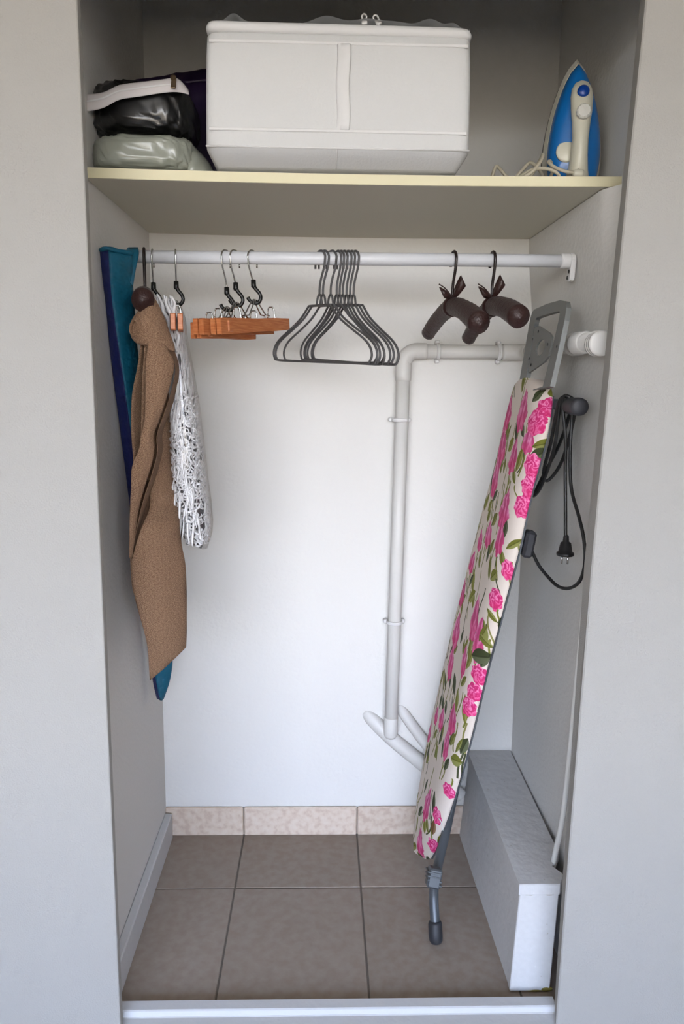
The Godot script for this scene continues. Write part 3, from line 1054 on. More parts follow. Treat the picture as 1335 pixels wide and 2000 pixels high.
func iron_outline(s: float, n := 14) -> PackedVector2Array:
	# teardrop standing on its heel; t runs from heel to tip
	var out := PackedVector2Array()
	var side := []
	for i in n + 1:
		var f := float(i) / n
		var w := 0.0
		if f < 0.25:
			w = lerpf(0.0505, 0.0595, sin(f / 0.25 * PI / 2))
		else:
			w = 0.0595 * pow(maxf(0.0, 1.0 - pow((f - 0.25) / 0.75, 1.75)), 0.72)
		side.append(Vector2(w, f * 0.262))
	for p in side:
		out.append(p)
	for i in range(n - 1, -1, -1):
		out.append(Vector2(-side[i].x, side[i].y))
	var c := Vector2(0, 0.10)
	for i in out.size():
		out[i] = c + (out[i] - c) * s
	return out

func build_iron() -> void:
	var t := thing("steam_iron", "blue and white steam iron standing on its heel beside its coiled cord", "iron", Vector3(0.957, 1.6995, 0.40), -0.16)
	var st := new_st()
	var lay := func(to: SurfaceTool, s0: float, z0: float, s1: float, z1: float) -> void:
		to.set_smooth_group(-1)
		var rs := []
		var bev := (z1 - z0) * 0.3
		for q in [[s0 * 0.985, z0], [s0, z0 + bev], [s1, z1 - bev], [s1 * 0.98, z1]]:
			var ring := PackedVector3Array()
			for p in iron_outline(q[0]):
				ring.append(Vector3(p.x, maxf(p.y, 0.001), q[1]))
			rs.append(ring)
		loft(to, rs)
	lay.call(st, 1.0, -0.022, 1.0, -0.014)
	obj("soleplate", st, M["iron sole"], t)
	st = new_st()
	lay.call(st, 0.99, -0.0145, 0.905, 0.012)
	obj("skirt", st, M["iron skirt"], t)
	st = new_st()
	lay.call(st, 0.905, 0.011, 0.90, 0.0165)
	obj("rim_line", st, M["iron white"], t)
	st = new_st()
	var rings := []
	for q in [[0.885, 0.014], [0.88, 0.022], [0.84, 0.034], [0.76, 0.044], [0.64, 0.051], [0.45, 0.055]]:
		var ring := PackedVector3Array()
		for p in iron_outline(q[0]):
			ring.append(Vector3(p.x, maxf(p.y - 0.012 * (1.0 - q[0]), 0.001), q[1]))
		rings.append(ring)
	loft(st, rings)
	obj("water_tank", st, M["iron tank"], t)
	# handle: a lofted bar, wide at the head and splayed at the heel
	st = new_st()
	rings = []
	for q in [[0.001, 0.0265, 0.052, 0.024], [0.012, 0.0235, 0.055, 0.026], [0.03, 0.0195, 0.062, 0.026], [0.055, 0.0165, 0.068, 0.024], [0.085, 0.0155, 0.072, 0.020], [0.115, 0.0175, 0.072, 0.018], [0.14, 0.0205, 0.068, 0.018], [0.165, 0.0215, 0.062, 0.018], [0.182, 0.0195, 0.056, 0.016], [0.194, 0.013, 0.052, 0.012], [0.199, 0.004, 0.050, 0.004]]:
		var ring := PackedVector3Array()
		for j in 24:
			var a := -TAU * j / 24.0
			ring.append(Vector3(0.004 + cos(a) * q[1], q[0], q[2] + sin(a) * q[3]))
		rings.append(ring)
	loft(st, rings)
	obj("handle", st, M["iron white"], t)
	var front := Basis(Vector3.RIGHT, Vector3(0, 0.12, 1).normalized(), Vector3(0, -1, 0.12))
	st = new_st()
	lathe(st, [[0.001, -0.004], [0.0115, -0.003], [0.0115, 0.002], [0.008, 0.0045], [0.001, 0.0055]], Transform3D(front, Vector3(0.004, 0.171, 0.078)), 20)
	obj("spray_button", st, M["iron button"], t)
	st = new_st(false)
	var ringa := []
	for q in [[0.0135, -0.004], [0.0135, 0.003], [0.011, 0.0065], [0.001, 0.0075]]:
		var ring := PackedVector3Array()
		for j in 48:
			var a := TAU * j / 48.0
			var rr: float = q[0] * (1.0 + (0.06 if j % 4 < 2 and q[0] > 0.01 else 0.0))
			ring.append(Transform3D(front, Vector3(0.005, 0.130, 0.091)) * Vector3(cos(a) * rr, q[1], sin(a) * rr))
		ringa.append(ring)
	loft(st, ringa)
	obj("steam_dial", st, M["white plastic"], t)
	st = new_st()
	lathe(st, [[0.001, -0.003], [0.021, -0.002], [0.021, 0.002], [0.018, 0.004], [0.001, 0.005]], Transform3D(front, Vector3(-0.018, 0.068, 0.053)), 24)
	obj("filler_cap", st, M["iron white"], t)
	st = new_st()
	var boot := Basis(Vector3(0.25, 0, 1).normalized(), Vector3(-0.96, 0.1, 0.25).normalized(), Vector3(0.1, 0.99, 0).normalized()).orthonormalized()
	lathe(st, [[0.001, -0.004], [0.0085, -0.002], [0.0095, 0.004], [0.0085, 0.006], [0.0095, 0.009], [0.0075, 0.011], [0.0075, 0.014], [0.0045, 0.018]], Transform3D(boot, Vector3(0.008, 0.016, 0.088)), 16)
	obj("cord_boot", st, M["iron white"], t)
	st = new_st()
	var c := [Vector3(-0.006, 0.018, 0.092), Vector3(-0.026, 0.02, 0.098), Vector3(-0.046, 0.03, 0.092), Vector3(-0.055, 0.042, 0.08), Vector3(-0.05, 0.045, 0.07), Vector3(-0.045, 0.03, 0.062), Vector3(-0.048, 0.012, 0.066), Vector3(-0.034, 0.006, 0.088), Vector3(-0.04, 0.016, 0.1), Vector3(-0.062, 0.025, 0.1), Vector3(-0.09, 0.025, 0.09), Vector3(-0.12, 0.012, 0.06), Vector3(-0.13, 0.005, 0.03), Vector3(-0.11, 0.005, 0.012), Vector3(-0.09, 0.02, 0.02), Vector3(-0.07, 0.052, 0.05), Vector3(-0.066, 0.060, 0.066), Vector3(-0.07, 0.045, 0.085), Vector3(-0.088, 0.02, 0.1), Vector3(-0.115, 0.006, 0.098), Vector3(-0.14, 0.004, 0.08), Vector3(-0.15, 0.004, 0.05), Vector3(-0.13, 0.012, 0.02), Vector3(-0.098, 0.048, 0.01), Vector3(-0.082, 0.058, 0.016), Vector3(-0.06, 0.03, 0.03), Vector3(-0.075, 0.008, 0.05), Vector3(-0.1, 0.008, 0.07), Vector3(-0.13, 0.022, 0.05), Vector3(-0.148, 0.046, 0.03), Vector3(-0.156, 0.048, 0.028), Vector3(-0.164, 0.02, 0.04), Vector3(-0.168, 0.004, 0.06)]
	tube(st, smooth_path(c, 6), 0.0034, 10)
	obj("cord", st, M["iron cord"], t)

func build_rod() -> void:
	var t := thing("clothes_rod", "white enamelled clothes rod spanning the niche under the shelf", "rod", rod_at(0.49))
	var o := -t.position
	var st := new_st()
	var a := rod_at(0.002)
	var b := rod_at(0.962)
	tube(st, line(a, b), 0.0135, 24)
	obj("tube", st, M["rod enamel"], t, o)
	st = new_st()
	var along := Basis(Vector3(0, 0, -1), (b - a).normalized(), Vector3(0, 1, 0)).orthonormalized()
	lathe(st, [[0.0136, 0.0], [0.0155, 0.001], [0.0160, 0.006], [0.0160, 0.018], [0.0150, 0.023], [0.001, 0.0232]], Transform3D(along, b - Vector3(0.008, 0, 0)), 24)
	obj("end_socket", st, M["bracket plastic"], t, o)
	st = new_st(false)
	var lug := PackedVector2Array()
	for p in arc(Vector2(0, 0), 0.0165, 0, 180, 8):
		lug.append(p)
	for p in arc(Vector2(0.0, -0.032), 0.0115, 180, 360, 8):
		lug.append(p)
	plate(st, lug, 0.011, Transform3D(Basis(Vector3(0, 0, 1), Vector3(0, 1, 0), Vector3(-1, 0, 0)), b + Vector3(0.0165, 0, 0)), 0.002)
	var br := obj("wall_bracket", st, M["bracket plastic"], t, o)
	for y in [-0.022, -0.034]:
		st = new_st()
		lathe(st, [[0.001, 0.0], [0.0026, 0.0], [0.0036, 0.0014], [0.0042, 0.0002], [0.0044, -0.001]], Transform3D(Basis(Vector3(0, 0, 1), Vector3(-1, 0, 0), Vector3(0, -1, 0)), b + Vector3(0.0108, y, -0.001 + 0.004 * (y + 0.028) / 0.006)), 12)
		obj("screw", st, M["rivet"], br)
	st = new_st()
	lathe(st, [[0.001, -0.001], [0.017, 0.0], [0.017, 0.008], [0.0136, 0.011]], Transform3D(along, a), 20)
	obj("end_socket", st, M["bracket plastic"], t, o)

func build_ironing_board() -> void:
	var t := thing("ironing_board", "folded ironing board with pink rose print cover leaning on the right wall", "ironing board", Vector3(0.75, 0, 0.3))
	var o := -t.position
	var sts := [[1.323, 0.30, 0.352], [1.318, 0.255, 0.385], [1.308, 0.224, 0.418], [1.29, 0.208, 0.442], [1.25, 0.202, 0.461], [1.18, 0.194, 0.461], [1.08, 0.179, 0.440], [0.95, 0.143, 0.434], [0.80, 0.111, 0.407], [0.65, 0.08, 0.381], [0.50, 0.063, 0.369], [0.36, 0.046, 0.345], [0.25, 0.052, 0.314], [0.17, 0.061, 0.283], [0.11, 0.078, 0.254], [0.075, 0.098, 0.228], [0.055, 0.122, 0.203], [0.047, 0.15, 0.18]]
	var st := new_st()
	var rows := []
	var uvs := []
	noise.seed = 3
	noise.frequency = 1.0
	for i in sts.size() - 1:
		for k in (5 if i < sts.size() - 2 else 6):
			var f := k / 5.0
			var y: float = lerpf(sts[i][0], sts[i + 1][0], f)
			var zf: float = cubic_interpolate(sts[i][1], sts[i + 1][1], sts[maxi(i - 1, 0)][1], sts[mini(i + 2, sts.size() - 1)][1], f)
			var zn: float = cubic_interpolate(sts[i][2], sts[i + 1][2], sts[maxi(i - 1, 0)][2], sts[mini(i + 2, sts.size() - 1)][2], f)
			var w := zn - zf
			var e: float = minf(1.0, w / 0.09)
			var sec := [[zf + 0.010, 0.036], [zf + 0.003, 0.028], [zf, 0.016], [zf + 0.002, 0.006], [zf + 0.009 * e, 0.001]]
			for q in 9:
				sec.append([lerpf(zf + 0.018 * e, zn - 0.075 * e, q / 8.0), 0.0])
			sec.append_array([[zn - 0.052 * e, 0.0016], [zn - 0.034 * e, 0.0052], [zn - 0.018 * e, 0.0115], [zn - 0.007 * e, 0.0195], [zn - 0.001, 0.028], [zn - 0.0005, 0.033], [zn - 0.006, 0.036]])
			var row := PackedVector3Array()
			var uv := PackedVector2Array()
			var u: float = zf - 0.030
			for q in sec.size():
				if q > 0:
					u += Vector2(sec[q][0] - sec[q - 1][0], sec[q][1] - sec[q - 1][1]).length()
				var p := bp(y, sec[q][0], sec[q][1] + 0.0016 * noise.get_noise_2d(y * 9.0, sec[q][0] * 22.0))
				row.append(p)
				uv.append(Vector2(u / 0.64, (1.36 - y) * 1500.0 / PRINT_H))
			rows.append(row)
			uvs.append(uv)
	for i in rows.size() - 1:
		for j in rows[0].size() - 1:
			for c in [[0, 0], [1, 0], [1, 1], [0, 0], [1, 1], [0, 1]]:
				st.set_uv(uvs[i + c[0]][j + c[1]])
				st.add_vertex(rows[i + c[0]][j + c[1]])
	var last: int = rows[0].size() - 1
	for e in [0, rows.size() - 1]:
		for j in last:
			for c in [j, j + 1, last]:
				st.set_uv(uvs[e][c])
				st.add_vertex(rows[e][c])
	var cover := obj("cover", st, M["rose print cotton"], t, o)
	cover.set_meta("label", "cream cotton cover printed with pink roses and olive leaves")
	# steel top under the cover, its edge shows along the front side
	st = new_st(false)
	var rings := []
	for s in sts:
		if s[0] > 1.30 or s[0] < 0.07:
			continue
		rings.append(PackedVector3Array([bp(s[0], s[1] + 0.012, 0.035), bp(s[0], s[2] - (0.004 if s[0] > 0.98 else -0.0005), 0.035), bp(s[0], s[2] - (0.004 if s[0] > 0.98 else -0.0005), 0.0385), bp(s[0], s[1] + 0.012, 0.0385)]))
	loft(st, rings)
	obj("steel_top", st, M["steel tube"], t, o)
	# iron rest beyond the wide end
	st = new_st(false)
	var place := func(p: Vector2, off: float) -> Vector3:
		return bp(p.y, p.x, 0.004 + off)
	var outer := [Vector2(0.262, 1.29), Vector2(0.246, 1.42), Vector2(0.242, 1.462), Vector2(0.248, 1.474), Vector2(0.262, 1.479), Vector2(0.36, 1.482), Vector2(0.455, 1.480), Vector2(0.495, 1.474), Vector2(0.512, 1.460), Vector2(0.517, 1.435), Vector2(0.517, 1.37), Vector2(0.512, 1.305)]
	var inner := [Vector2(0.318, 1.29), Vector2(0.298, 1.42), Vector2(0.290, 1.446), Vector2(0.292, 1.454), Vector2(0.299, 1.4575), Vector2(0.37, 1.4585), Vector2(0.44, 1.458), Vector2(0.466, 1.457), Vector2(0.474, 1.452), Vector2(0.475, 1.435), Vector2(0.470, 1.37), Vector2(0.460, 1.305)]
	frame_plate(st, outer, inner, 0.010, place)
	obj("iron_rest", st, M["grey painted steel"], t, o)
	st = new_st(false)
	var hole := []
	var edge := []
	var poly := [Vector2(0.29, 1.446), Vector2(0.435, 1.414), Vector2(0.452, 1.404), Vector2(0.456, 1.38), Vector2(0.448, 1.360), Vector2(0.310, 1.332)]
	for i in 24:
		var a := TAU * i / 24.0
		var d := Vector2(cos(a), sin(a))
		hole.append(Vector2(0.376, 1.388) + Vector2(d.x * 0.034, d.y * 0.0175))
		# where that ray leaves the tongue's outline
		var far := Vector2(0.376, 1.388) + d * 0.02
		for k in poly.size():
			var hit = Geometry2D.segment_intersects_segment(Vector2(0.376, 1.388), Vector2(0.376, 1.388) + d, poly[k], poly[(k + 1) % poly.size()])
			if hit != null:
				far = hit
		edge.append(far)
	frame_plate(st, edge, hole, 0.004, func(p: Vector2, off: float) -> Vector3: return bp(p.y, p.x, 0.005 + off))
	obj("rest_tongue", st, M["grey painted steel"], t, o)
	for q in [[0.335, 1.425], [0.300, 1.410], [0.305, 1.366], [0.33, 1.352], [0.43, 1.392], [0.50, 1.385]]:
		st = new_st()
		var out := Vector3(-1, SLOPE, 0).normalized()
		lathe(st, [[0.0035, 0.0], [0.0035, 0.001], [0.001, 0.0016]], Transform3D(Basis(Vector3(0, 0, 1), out, Vector3(0, 0, 1).cross(out)), bp(q[1], q[0], 0.0045)), 10)
		obj("rivet", st, M["rivet"], t, o)
	# folded legs behind the board
	st = new_st()
	tube(st, smooth_path([Vector3(0.7225, 0.03, 0.447), Vector3(0.721, 0.10, 0.41), Vector3(0.735, 0.135, 0.365), Vector3(0.765, 0.185, 0.295), Vector3(0.785, 0.225, 0.247), Vector3(0.805, 0.29, 0.21), Vector3(0.84, 0.44, 0.14), Vector3(0.89, 0.75, 0.11), Vector3(0.947, 1.255, 0.2)], 6), 0.0115, 16)
	obj("leg", st, M["steel tube"], t, o)
	st = new_st()
	lathe(st, [[0.002, -0.002], [0.012, 0.0], [0.0158, 0.006], [0.0165, 0.014], [0.0165, 0.042], [0.0145, 0.048], [0.011, 0.049]], Transform3D(Basis(Quaternion(Vector3.UP, Vector3(-0.004, 0.09, -0.03).normalized())), Vector3(0.7232, 0.003, 0.4545)), 20)
	obj("foot_cap", st, M["charcoal plastic"], t, o)
	st = new_st(false)
	var tilt := Basis(Quaternion(Vector3.UP, Vector3(0.02, 0.09, -0.03).normalized()))
	box(st, Vector3(0.032, 0.045, 0.032), Transform3D(tilt, Vector3(0.720, 0.142, 0.408)), 0.004)
	for k in 4:
		box(st, Vector3(0.035, 0.004, 0.035), Transform3D(tilt, Vector3(0.7195, 0.128 + 0.009 * k, 0.410 - 0.002 * k)), 0.001)
	obj("leg_joint", st, M["steel tube"], t, o)
	st = new_st()
	tube(st, line(Vector3(0.948, 1.268, 0.18), Vector3(0.945, 1.266, 0.545)), 0.0115, 16)
	obj("foot_bar", st, M["steel tube"], t, o)
	st = new_st()
	lathe(st, [[0.012, 0.0], [0.0160, 0.001], [0.0168, 0.010], [0.0178, 0.064], [0.0170, 0.071], [0.012, 0.0735], [0.002, 0.074]], Transform3D(Basis(Vector3.RIGHT, Vector3(0, 0, 1), Vector3(0, -1, 0)), Vector3(0.947, 1.266, 0.505)), 24)
	obj("foot_cap", st, M["charcoal plastic"], t, o)
	# the board's own socket, cord and plug
	st = new_st(false)
	box(st, Vector3(0.024, 0.060, 0.034), Transform3D(Basis(Vector3(0, 0, 1), -0.16), Vector3(0.901, 0.962, 0.424)), 0.006)
	obj("socket_box", st, M["charcoal plastic"], t, o)
	st = new_st()
	var cr := 0.0036
	tube(st, smooth_path([Vector3(0.908, 0.948, 0.432), Vector3(0.918, 0.922, 0.452), Vector3(0.932, 0.902, 0.475), Vector3(0.946, 0.888, 0.505), Vector3(0.955, 0.895, 0.55), Vector3(0.961, 0.922, 0.595), Vector3(0.963, 0.965, 0.613), Vector3(0.962, 1.01, 0.60), Vector3(0.958, 1.05, 0.575), Vector3(0.954, 1.10, 0.532), Vector3(0.952, 1.17, 0.517), Vector3(0.953, 1.24, 0.512), Vector3(0.953, 1.27, 0.508), Vector3(0.944, 1.285, 0.504), Vector3(0.931, 1.27, 0.500), Vector3(0.932, 1.18, 0.475), Vector3(0.928, 1.09, 0.41), Vector3(0.934, 1.055, 0.33), Vector3(0.962, 1.09, 0.29), Vector3(0.972, 1.18, 0.38), Vector3(0.966, 1.26, 0.46), Vector3(0.946, 1.284, 0.485), Vector3(0.931, 1.268, 0.487), Vector3(0.930, 1.19, 0.455), Vector3(0.928, 1.12, 0.42), Vector3(0.945, 1.10, 0.40), Vector3(0.965, 1.15, 0.43), Vector3(0.966, 1.26, 0.49), Vector3(0.946, 1.286, 0.495), Vector3(0.932, 1.272, 0.512), Vector3(0.940, 1.20, 0.52), Vector3(0.945, 1.13, 0.515), Vector3(0.947, 1.06, 0.524), Vector3(0.949, 0.995, 0.53)], 6), cr, 8)
	obj("cord", st, M["black cable"], t, o)
	st = new_st()
	lathe(st, [[0.004, 0.040], [0.0055, 0.037], [0.0065, 0.026], [0.0105, 0.024], [0.0145, 0.004], [0.0175, 0.003], [0.0178, -0.002], [0.0165, -0.0035], [0.001, -0.0036]], Transform3D(Basis(), Vector3(0.950, 0.963, 0.53)), 20)
	var plug := obj("plug", st, M["black cable"], t, o)
	for s in [-1, 1]:
		st = new_st()
		tube(st, line(Vector3(0.950 + s * 0.0055, 0.960, 0.53 + s * 0.002), Vector3(0.950 + s * 0.0055, 0.942, 0.53 + s * 0.002)), 0.0021, 10)
		obj("pin", st, M["chrome"], plug)
	st = new_st()
	tube(st, smooth_path([Vector3(0.744, 0.235, 0.31), Vector3(0.748, 0.232, 0.322), Vector3(0.752, 0.215, 0.33)], 4), 0.0013, 6)
	obj("tie_string", st, M["white string"], t, o)

func build_clothes() -> void:
	noise.seed = 5
	noise.frequency = 1.0
	# long cloth bag, navy side and teal front, leaning back into the corner
	var t := thing("cloth_bag", "long tapering teal and navy cloth bag hanging against the left wall", "bag", Vector3(0.03, 0.5, 0.2))
	var o := -t.position
	var st := new_st()
	var prof := [[1.560, 0.003, 0.470, 0.024, 0.484, 0.058, 0.434], [1.50, 0.003, 0.455, 0.022, 0.470, 0.054, 0.418], [1.453, 0.003, 0.440, 0.021, 0.456, 0.052, 0.40], [1.353, 0.003, 0.418, 0.027, 0.434, 0.052, 0.38], [1.155, 0.008, 0.368, 0.034, 0.384, 0.062, 0.34], [0.90, 0.009, 0.288, 0.032, 0.302, 0.066, 0.268], [0.70, 0.010, 0.225, 0.027, 0.238, 0.070, 0.215], [0.608, 0.012, 0.198, 0.024, 0.212, 0.069, 0.19], [0.55, 0.016, 0.188, 0.028, 0.20, 0.060, 0.185], [0.497, 0.023, 0.180, 0.034, 0.191, 0.042, 0.182]]
	var side := []
	var front := []
	for p in prof:
		side.append([p[0], p[1], p[2], p[0], p[3], p[4], 0.001])
		front.append([p[0], p[3], p[4], p[0], p[5], p[6], 0.006])
	cloth_strip(st, side, 0.014, 7, 0.002)
	obj("navy_side", st, M["navy cloth"], t, o)
	st = new_st()
	cloth_strip(st, front, 0.016, 9, 0.004)
	obj("teal_front", st, M["teal cloth"], t, o)
	st = new_st()
	tube(st, smooth_path([Vector3(0.004, 1.562, 0.468), Vector3(0.022, 1.563, 0.483), Vector3(0.040, 1.561, 0.466), Vector3(0.058, 1.562, 0.434)], 8), [0.004, 0.005, 0.0038, 0.005, 0.004, 0.0048, 0.004], 8)
	obj("gathered_hem", st, M["teal cloth"], t, o)
	st = new_st()
	cloth_strip(st, [[1.585, 0.036, 0.352, 1.585, 0.052, 0.352, 0.001], [1.584, 0.036, 0.372, 1.584, 0.056, 0.372, 0.001], [1.572, 0.038, 0.40, 1.566, 0.064, 0.40, 0.001], [1.545, 0.04, 0.425, 1.535, 0.062, 0.42, 0.001], [1.51, 0.045, 0.43, 1.50, 0.056, 0.425, 0.001]], 0.003, 7)
	obj("hanging_loop", st, M["teal cloth"], t, o)

	# brown knit wrap clipped up and folded in layers
	t = thing("knit_wrap", "brown knitted wrap folded in long layers, clipped to a hanger near the left wall", "wrap", Vector3(0.09, 0.66, 0.44))
	o = -t.position
	var sheets := [
		[[1.3821, 0.0879, 0.511, 1.3821, 0.1130, 0.412, 0.004], [1.3292, 0.0783, 0.511, 1.3292, 0.1130, 0.412, 0.004], [1.2849, 0.0677, 0.511, 1.2849, 0.1091, 0.412, 0.004], [1.2425, 0.0639, 0.511, 1.2425, 0.1033, 0.412, 0.004], [1.2002, 0.0629, 0.511, 1.2002, 0.1014, 0.412, 0.004], [1.1367, 0.0648, 0.511, 1.1367, 0.0985, 0.412, 0.004], [1.0693, 0.0581, 0.511, 1.0693, 0.0937, 0.412, 0.004], [1.0019, 0.0523, 0.511, 1.0019, 0.0937, 0.412, 0.004], [0.8990, 0.0523, 0.511, 0.8990, 0.0937, 0.412, 0.004], [0.8624, 0.0581, 0.511, 0.8624, 0.0937, 0.412, 0.004], [0.8095, 0.0697, 0.511, 0.8095, 0.0985, 0.412, 0.004], [0.7373, 0.0889, 0.511, 0.7373, 0.1033, 0.412, 0.002]],
		[[1.3580, 0.0918, 0.456, 1.3580, 0.1495, 0.399, 0.01], [1.2040, 0.0841, 0.456, 1.2040, 0.1341, 0.389, 0.01], [1.1078, 0.0841, 0.466, 1.1078, 0.1370, 0.399, 0.012], [1.0501, 0.0879, 0.476, 1.0481, 0.1418, 0.408, 0.014], [1.0116, 0.0812, 0.530, 1.0116, 0.1457, 0.463, 0.014], [0.9557, 0.0639, 0.535, 0.9634, 0.1495, 0.463, 0.014], [0.9221, 0.0610, 0.535, 0.9221, 0.1563, 0.463, 0.016], [0.8759, 0.0648, 0.535, 0.8624, 0.1582, 0.468, 0.016], [0.8095, 0.0764, 0.530, 0.8046, 0.1582, 0.472, 0.014], [0.7565, 0.0860, 0.530, 0.7729, 0.1572, 0.472, 0.012], [0.6863, 0.0879, 0.530, 0.7402, 0.1553, 0.472, 0.006]],
		[[1.3821, 0.1001, 0.528, 1.3821, 0.1114, 0.508, 0.003], [1.3272, 0.0943, 0.530, 1.3272, 0.1037, 0.510, 0.003], [1.2849, 0.0910, 0.530, 1.2849, 0.1018, 0.510, 0.003], [1.2329, 0.0881, 0.530, 1.2329, 0.0989, 0.510, 0.003], [1.2012, 0.0862, 0.530, 1.2012, 0.0931, 0.510, 0.003], [1.1684, 0.0799, 0.530, 1.1684, 0.0873, 0.510, 0.003], [1.1270, 0.0693, 0.528, 1.1270, 0.0767, 0.508, 0.002]],
		[[1.3888, 0.1106, 0.541, 1.3888, 0.1326, 0.530, 0.005], [1.3705, 0.1091, 0.548, 1.3705, 0.1432, 0.530, 0.007], [1.3417, 0.1053, 0.551, 1.3417, 0.1553, 0.528, 0.009], [1.3166, 0.1038, 0.551, 1.3166, 0.1514, 0.528, 0.009], [1.2753, 0.1024, 0.551, 1.2753, 0.1399, 0.532, 0.009], [1.2329, 0.0995, 0.551, 1.2329, 0.1254, 0.534, 0.008], [1.2012, 0.0918, 0.551, 1.2012, 0.1129, 0.535, 0.007], [1.1771, 0.0880, 0.551, 1.1771, 0.1139, 0.535, 0.007], [1.1405, 0.0721, 0.551, 1.1405, 0.1062, 0.535, 0.007], [1.0972, 0.0682, 0.551, 1.0972, 0.0917, 0.536, 0.006], [1.0491, 0.0644, 0.551, 1.0491, 0.0783, 0.538, 0.005], [1.0019, 0.0615, 0.549, 1.0019, 0.0710, 0.536, 0.003], [0.9538, 0.0586, 0.546, 0.9538, 0.0624, 0.536, 0.001]],
		[[1.3753, 0.1371, 0.528, 1.3753, 0.1399, 0.456, 0.003], [1.3378, 0.1569, 0.528, 1.3378, 0.1524, 0.451, 0.003], [1.2964, 0.1506, 0.528, 1.2964, 0.1466, 0.451, 0.003], [1.2541, 0.1371, 0.530, 1.2541, 0.1341, 0.453, 0.003], [1.2012, 0.1179, 0.530, 1.2012, 0.1134, 0.453, 0.003], [1.1694, 0.1184, 0.532, 1.1694, 0.1144, 0.456, 0.003], [1.1261, 0.1073, 0.534, 1.1261, 0.1043, 0.461, 0.003], [1.0693, 0.0881, 0.536, 1.0693, 0.0850, 0.465, 0.003], [1.0212, 0.0755, 0.538, 1.0212, 0.0706, 0.468, 0.003], [0.9683, 0.0640, 0.540, 0.9683, 0.0562, 0.472, 0.002]],
	]
	sheets.append([[1.40, 0.10, 0.46, 1.40, 0.075, 0.17, 0.0], [1.2, 0.10, 0.46, 1.2, 0.062, 0.17, 0.004], [0.95, 0.10, 0.46, 0.95, 0.06, 0.17, 0.006], [0.74, 0.10, 0.46, 0.76, 0.064, 0.17, 0.004]])
	for s in sheets:
		st = new_st()
		cloth_strip(st, s, 0.007, 11, 0.004)
		obj("folded_layer", st, M["brown knit"], t, o)
	st = new_st()
	cloth_strip(st, [[1.4677, 0.1072, 0.516, 1.4677, 0.1168, 0.511, 0.004], [1.4562, 0.0995, 0.521, 1.4562, 0.1236, 0.511, 0.008], [1.4398, 0.0870, 0.525, 1.4398, 0.1313, 0.511, 0.014], [1.4254, 0.0764, 0.528, 1.4254, 0.1370, 0.511, 0.02], [1.4081, 0.0716, 0.530, 1.4042, 0.1438, 0.511, 0.024], [1.3917, 0.0745, 0.532, 1.3869, 0.1505, 0.513, 0.022], [1.3811, 0.0822, 0.532, 1.3744, 0.1548, 0.516, 0.016], [1.3763, 0.0899, 0.528, 1.3657, 0.1548, 0.516, 0.008]], 0.03, 13, 0.004)
	obj("turned_over_top", st, M["brown knit"], t, o)
	# the rolled corner: an open oval roll facing out and to the left
	st = new_st()
	var axis := Vector3(-0.42, -0.04, 0.9).normalized()
	var flat := axis.cross(Vector3(0.25, 1, 0)).normalized()
	var tall := flat.cross(axis)
	var rolls := []
	for q in [[-0.055, 0.020, 0.026], [-0.03, 0.017, 0.022], [-0.01, 0.0125, 0.018], [0.0, 0.0105, 0.0155], [0.0008, 0.0095, 0.0145], [0.0, 0.0085, 0.0135], [-0.012, 0.009, 0.014], [-0.05, 0.011, 0.016]]:
		var ring := PackedVector3Array()
		for k in 20:
			var a := -TAU * k / 20.0
			ring.append(Vector3(0.0825, 1.407, 0.546) + axis * q[0] + flat * cos(a) * q[1] + tall * sin(a) * q[2])
		rolls.append(ring)
	loft(st, rolls)
	obj("rolled_corner", st, M["brown knit"], t, o)

	# white ribbon yarn garment in a clear film sleeve
	t = thing("yarn_garment", "white looped yarn garment in a clear plastic sleeve hanging right of the brown wrap", "garment", Vector3(0.15, 0.94, 0.39))
	o = -t.position
	var env := [[1.478, 0.112, 0.132, 0.015], [1.465, 0.098, 0.142, 0.03], [1.44, 0.098, 0.148, 0.038], [1.397, 0.102, 0.154, 0.04], [1.333, 0.112, 0.164, 0.042], [1.247, 0.113, 0.178, 0.045], [1.19, 0.112, 0.184, 0.046], [1.114, 0.112, 0.190, 0.046], [1.047, 0.116, 0.197, 0.044], [1.0, 0.127, 0.200, 0.038], [0.97, 0.136, 0.198, 0.032], [0.947, 0.15, 0.188, 0.02]]
	var skin := func(grow: float, fuzz: float) -> Array:
		var out := []
		for e in env:
			var ring := PackedVector3Array()
			for j in 28:
				var a := -TAU * j / 28.0
				var k := 1.0 + fuzz * noise.get_noise_3d(cos(a) * 3.0, e[0] * 40.0, sin(a) * 3.0)
				ring.append(Vector3((e[1] + e[2]) / 2 + cos(a) * ((e[2] - e[1]) / 2 + grow) * k + 0.15 * (sin(a) * e[3] * 2.6 - 0.04), e[0] - (0.012 if e[0] < 0.96 else 0.0) * cos(a), 0.35 + sin(a) * (e[3] * 2.6 + grow) * k))
			out.append(ring)
		return out
	st = new_st()
	loft(st, skin.call(-0.008, 0.1))
	obj("yarn_core", st, M["grey yarn core"], t, o)
	st = new_st()
	rng.seed = 77
	for i in 900:
		var f := rng.randf()
		var y := lerpf(1.465, 0.955, f)
		var k := 0
		while k < env.size() - 2 and env[k + 1][0] > y:
			k += 1
		var q: float = clampf((env[k][0] - y) / (env[k][0] - env[k + 1][0]), 0.0, 1.0)
		var xl: float = lerpf(env[k][1], env[k + 1][1], q)
		var xr: float = lerpf(env[k][2], env[k + 1][2], q)
		var dz: float = lerpf(env[k][3], env[k + 1][3], q)
		var long := y > 1.27 or (rng.randf() < 0.2 and y > 1.03)
		var a := rng.randf_range(-0.7, PI + 0.5)
		var pts := []
		var step := (0.012 if long else 0.0055)
		var aa := a
		var yy := y
		var turn := rng.randf_range(0, TAU)
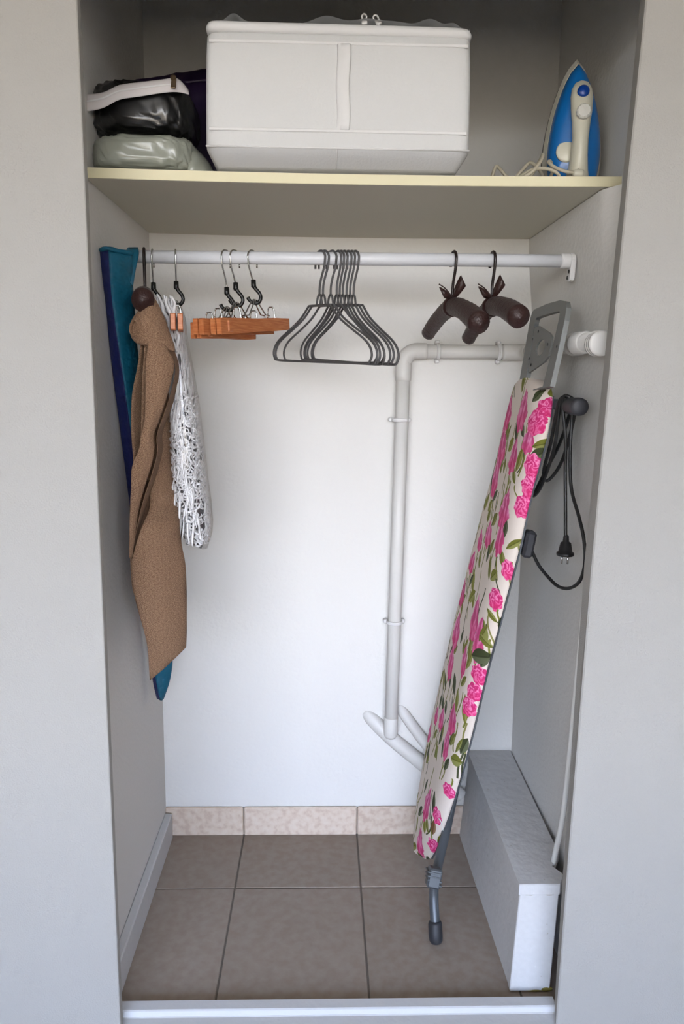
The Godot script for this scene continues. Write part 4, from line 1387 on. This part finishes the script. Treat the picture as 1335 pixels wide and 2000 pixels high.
		for s in 7:
			var rad := 1.0 - 0.02 + 0.05 * sin(turn * 1.7 + s * 1.3)
			pts.append(Vector3((xl + xr) / 2 + cos(aa) * (xr - xl) / 2 * rad + 0.15 * (sin(aa) * dz * 2.6 * rad - 0.04), yy, 0.35 + sin(aa) * dz * 2.6 * rad))
			turn += rng.randf_range(-0.5, 0.5) if long else rng.randf_range(0.2, 1.3)
			aa += (0.06 if long else 0.17) * cos(turn)
			yy = maxf(yy - step * (1.0 if long else 1.2 * sin(turn)), 0.952)
		var wr := rng.randf_range(0.0014, 0.0029)
		tube(st, smooth_path(pts, 2), [wr * 0.6, wr, wr, wr, wr * 0.7], 5)
	# thick loops gathered at the top under the clamp
	for i in 26:
		var x0 := rng.randf_range(0.100, 0.138)
		var z0 := rng.randf_range(0.40, 0.455)
		var bob := rng.randf_range(0, TAU)
		var strand := []
		for k in 8:
			strand.append(Vector3(x0 + 0.012 * k / 7.0 + 0.0055 * sin(bob + k * 1.5), 1.478 - 0.016 * k + rng.randf_range(-0.004, 0.004), z0 + 0.006 * cos(bob + k * 1.1)))
		tube(st, smooth_path(strand, 3), [0.0018, 0.0038, 0.0042, 0.0036, 0.0024], 6)
	var yarn := obj("yarn", st, M["white yarn"], t, o)
	yarn.set_meta("kind", "stuff")
	st = new_st()
	loft(st, skin.call(0.0055, 0.09))
	var film := obj("plastic_sleeve", st, M["clear film"], t, o)
	film.set_meta("label", "clear plastic sleeve")

func build_hangers() -> void:
	# far left: end on
	padded_hanger(0.063, 79.0, 0.2, "brown satin padded hanger seen end on beside the teal cloth bag", false)
	clamp_hanger(0.081, 86.0, false, 0.058, 0.10, 0.16, 0.0, "chrome hooked clamp hanger that holds the brown knitted wrap")
	clamp_hanger(0.130, 80.0, false, 0.055, 0.15, 0.16, 0.0, "chrome hooked clamp hanger above the white yarn garment")
	clamp_hanger(0.2375, 64.0, true, 0.066, 0.122, 0.10, -0.03, "leftmost of the three empty wooden clamp hangers, its swivel hanging lowest")
	clamp_hanger(0.2565, 62.0, true, 0.056, 0.142, 0.135, -0.05, "middle of the three empty wooden clamp hangers")
	clamp_hanger(0.294, 62.0, true, 0.050, 0.15, 0.128, -0.085, "rightmost of the three empty wooden clamp hangers, its bar highest and reaching furthest right")
	var wire := [[0.4400, 57.0, -0.035, "grey wire hanger at the left end of the bunch, hook first on the rod"], [0.4475, 56.0, -0.03, "grey wire hanger second from the left of the bunch, touching the first"], [0.4640, 57.0, -0.03, "grey wire hanger third from the left of the bunch, set apart from its neighbours"],
		[0.4770, 66.0, -0.045, "grey wire hanger fourth from the left of the bunch"], [0.4835, 66.5, -0.04, "grey wire hanger in the very middle of the bunch of nine"], [0.4905, 65.5, -0.05, "grey wire hanger fourth from the right of the bunch"], [0.4985, 64.5, -0.045, "grey wire hanger third from the right of the bunch"], [0.5060, 65.0, -0.04, "grey wire hanger second from the right of the bunch"], [0.5140, 64.0, -0.05, "grey wire hanger at the right end of the bunch, hook last on the rod"]]
	for w in wire:
		wire_hanger(w[0], w[1], w[2], w[3])
	padded_hanger(0.7255, 80.0, 0.0, "left of the two brown satin padded hangers above the waste pipe", true)
	padded_hanger(0.809, 83.5, 0.07, "right of the two brown satin padded hangers, nearest the ironing board's grey rest", true)
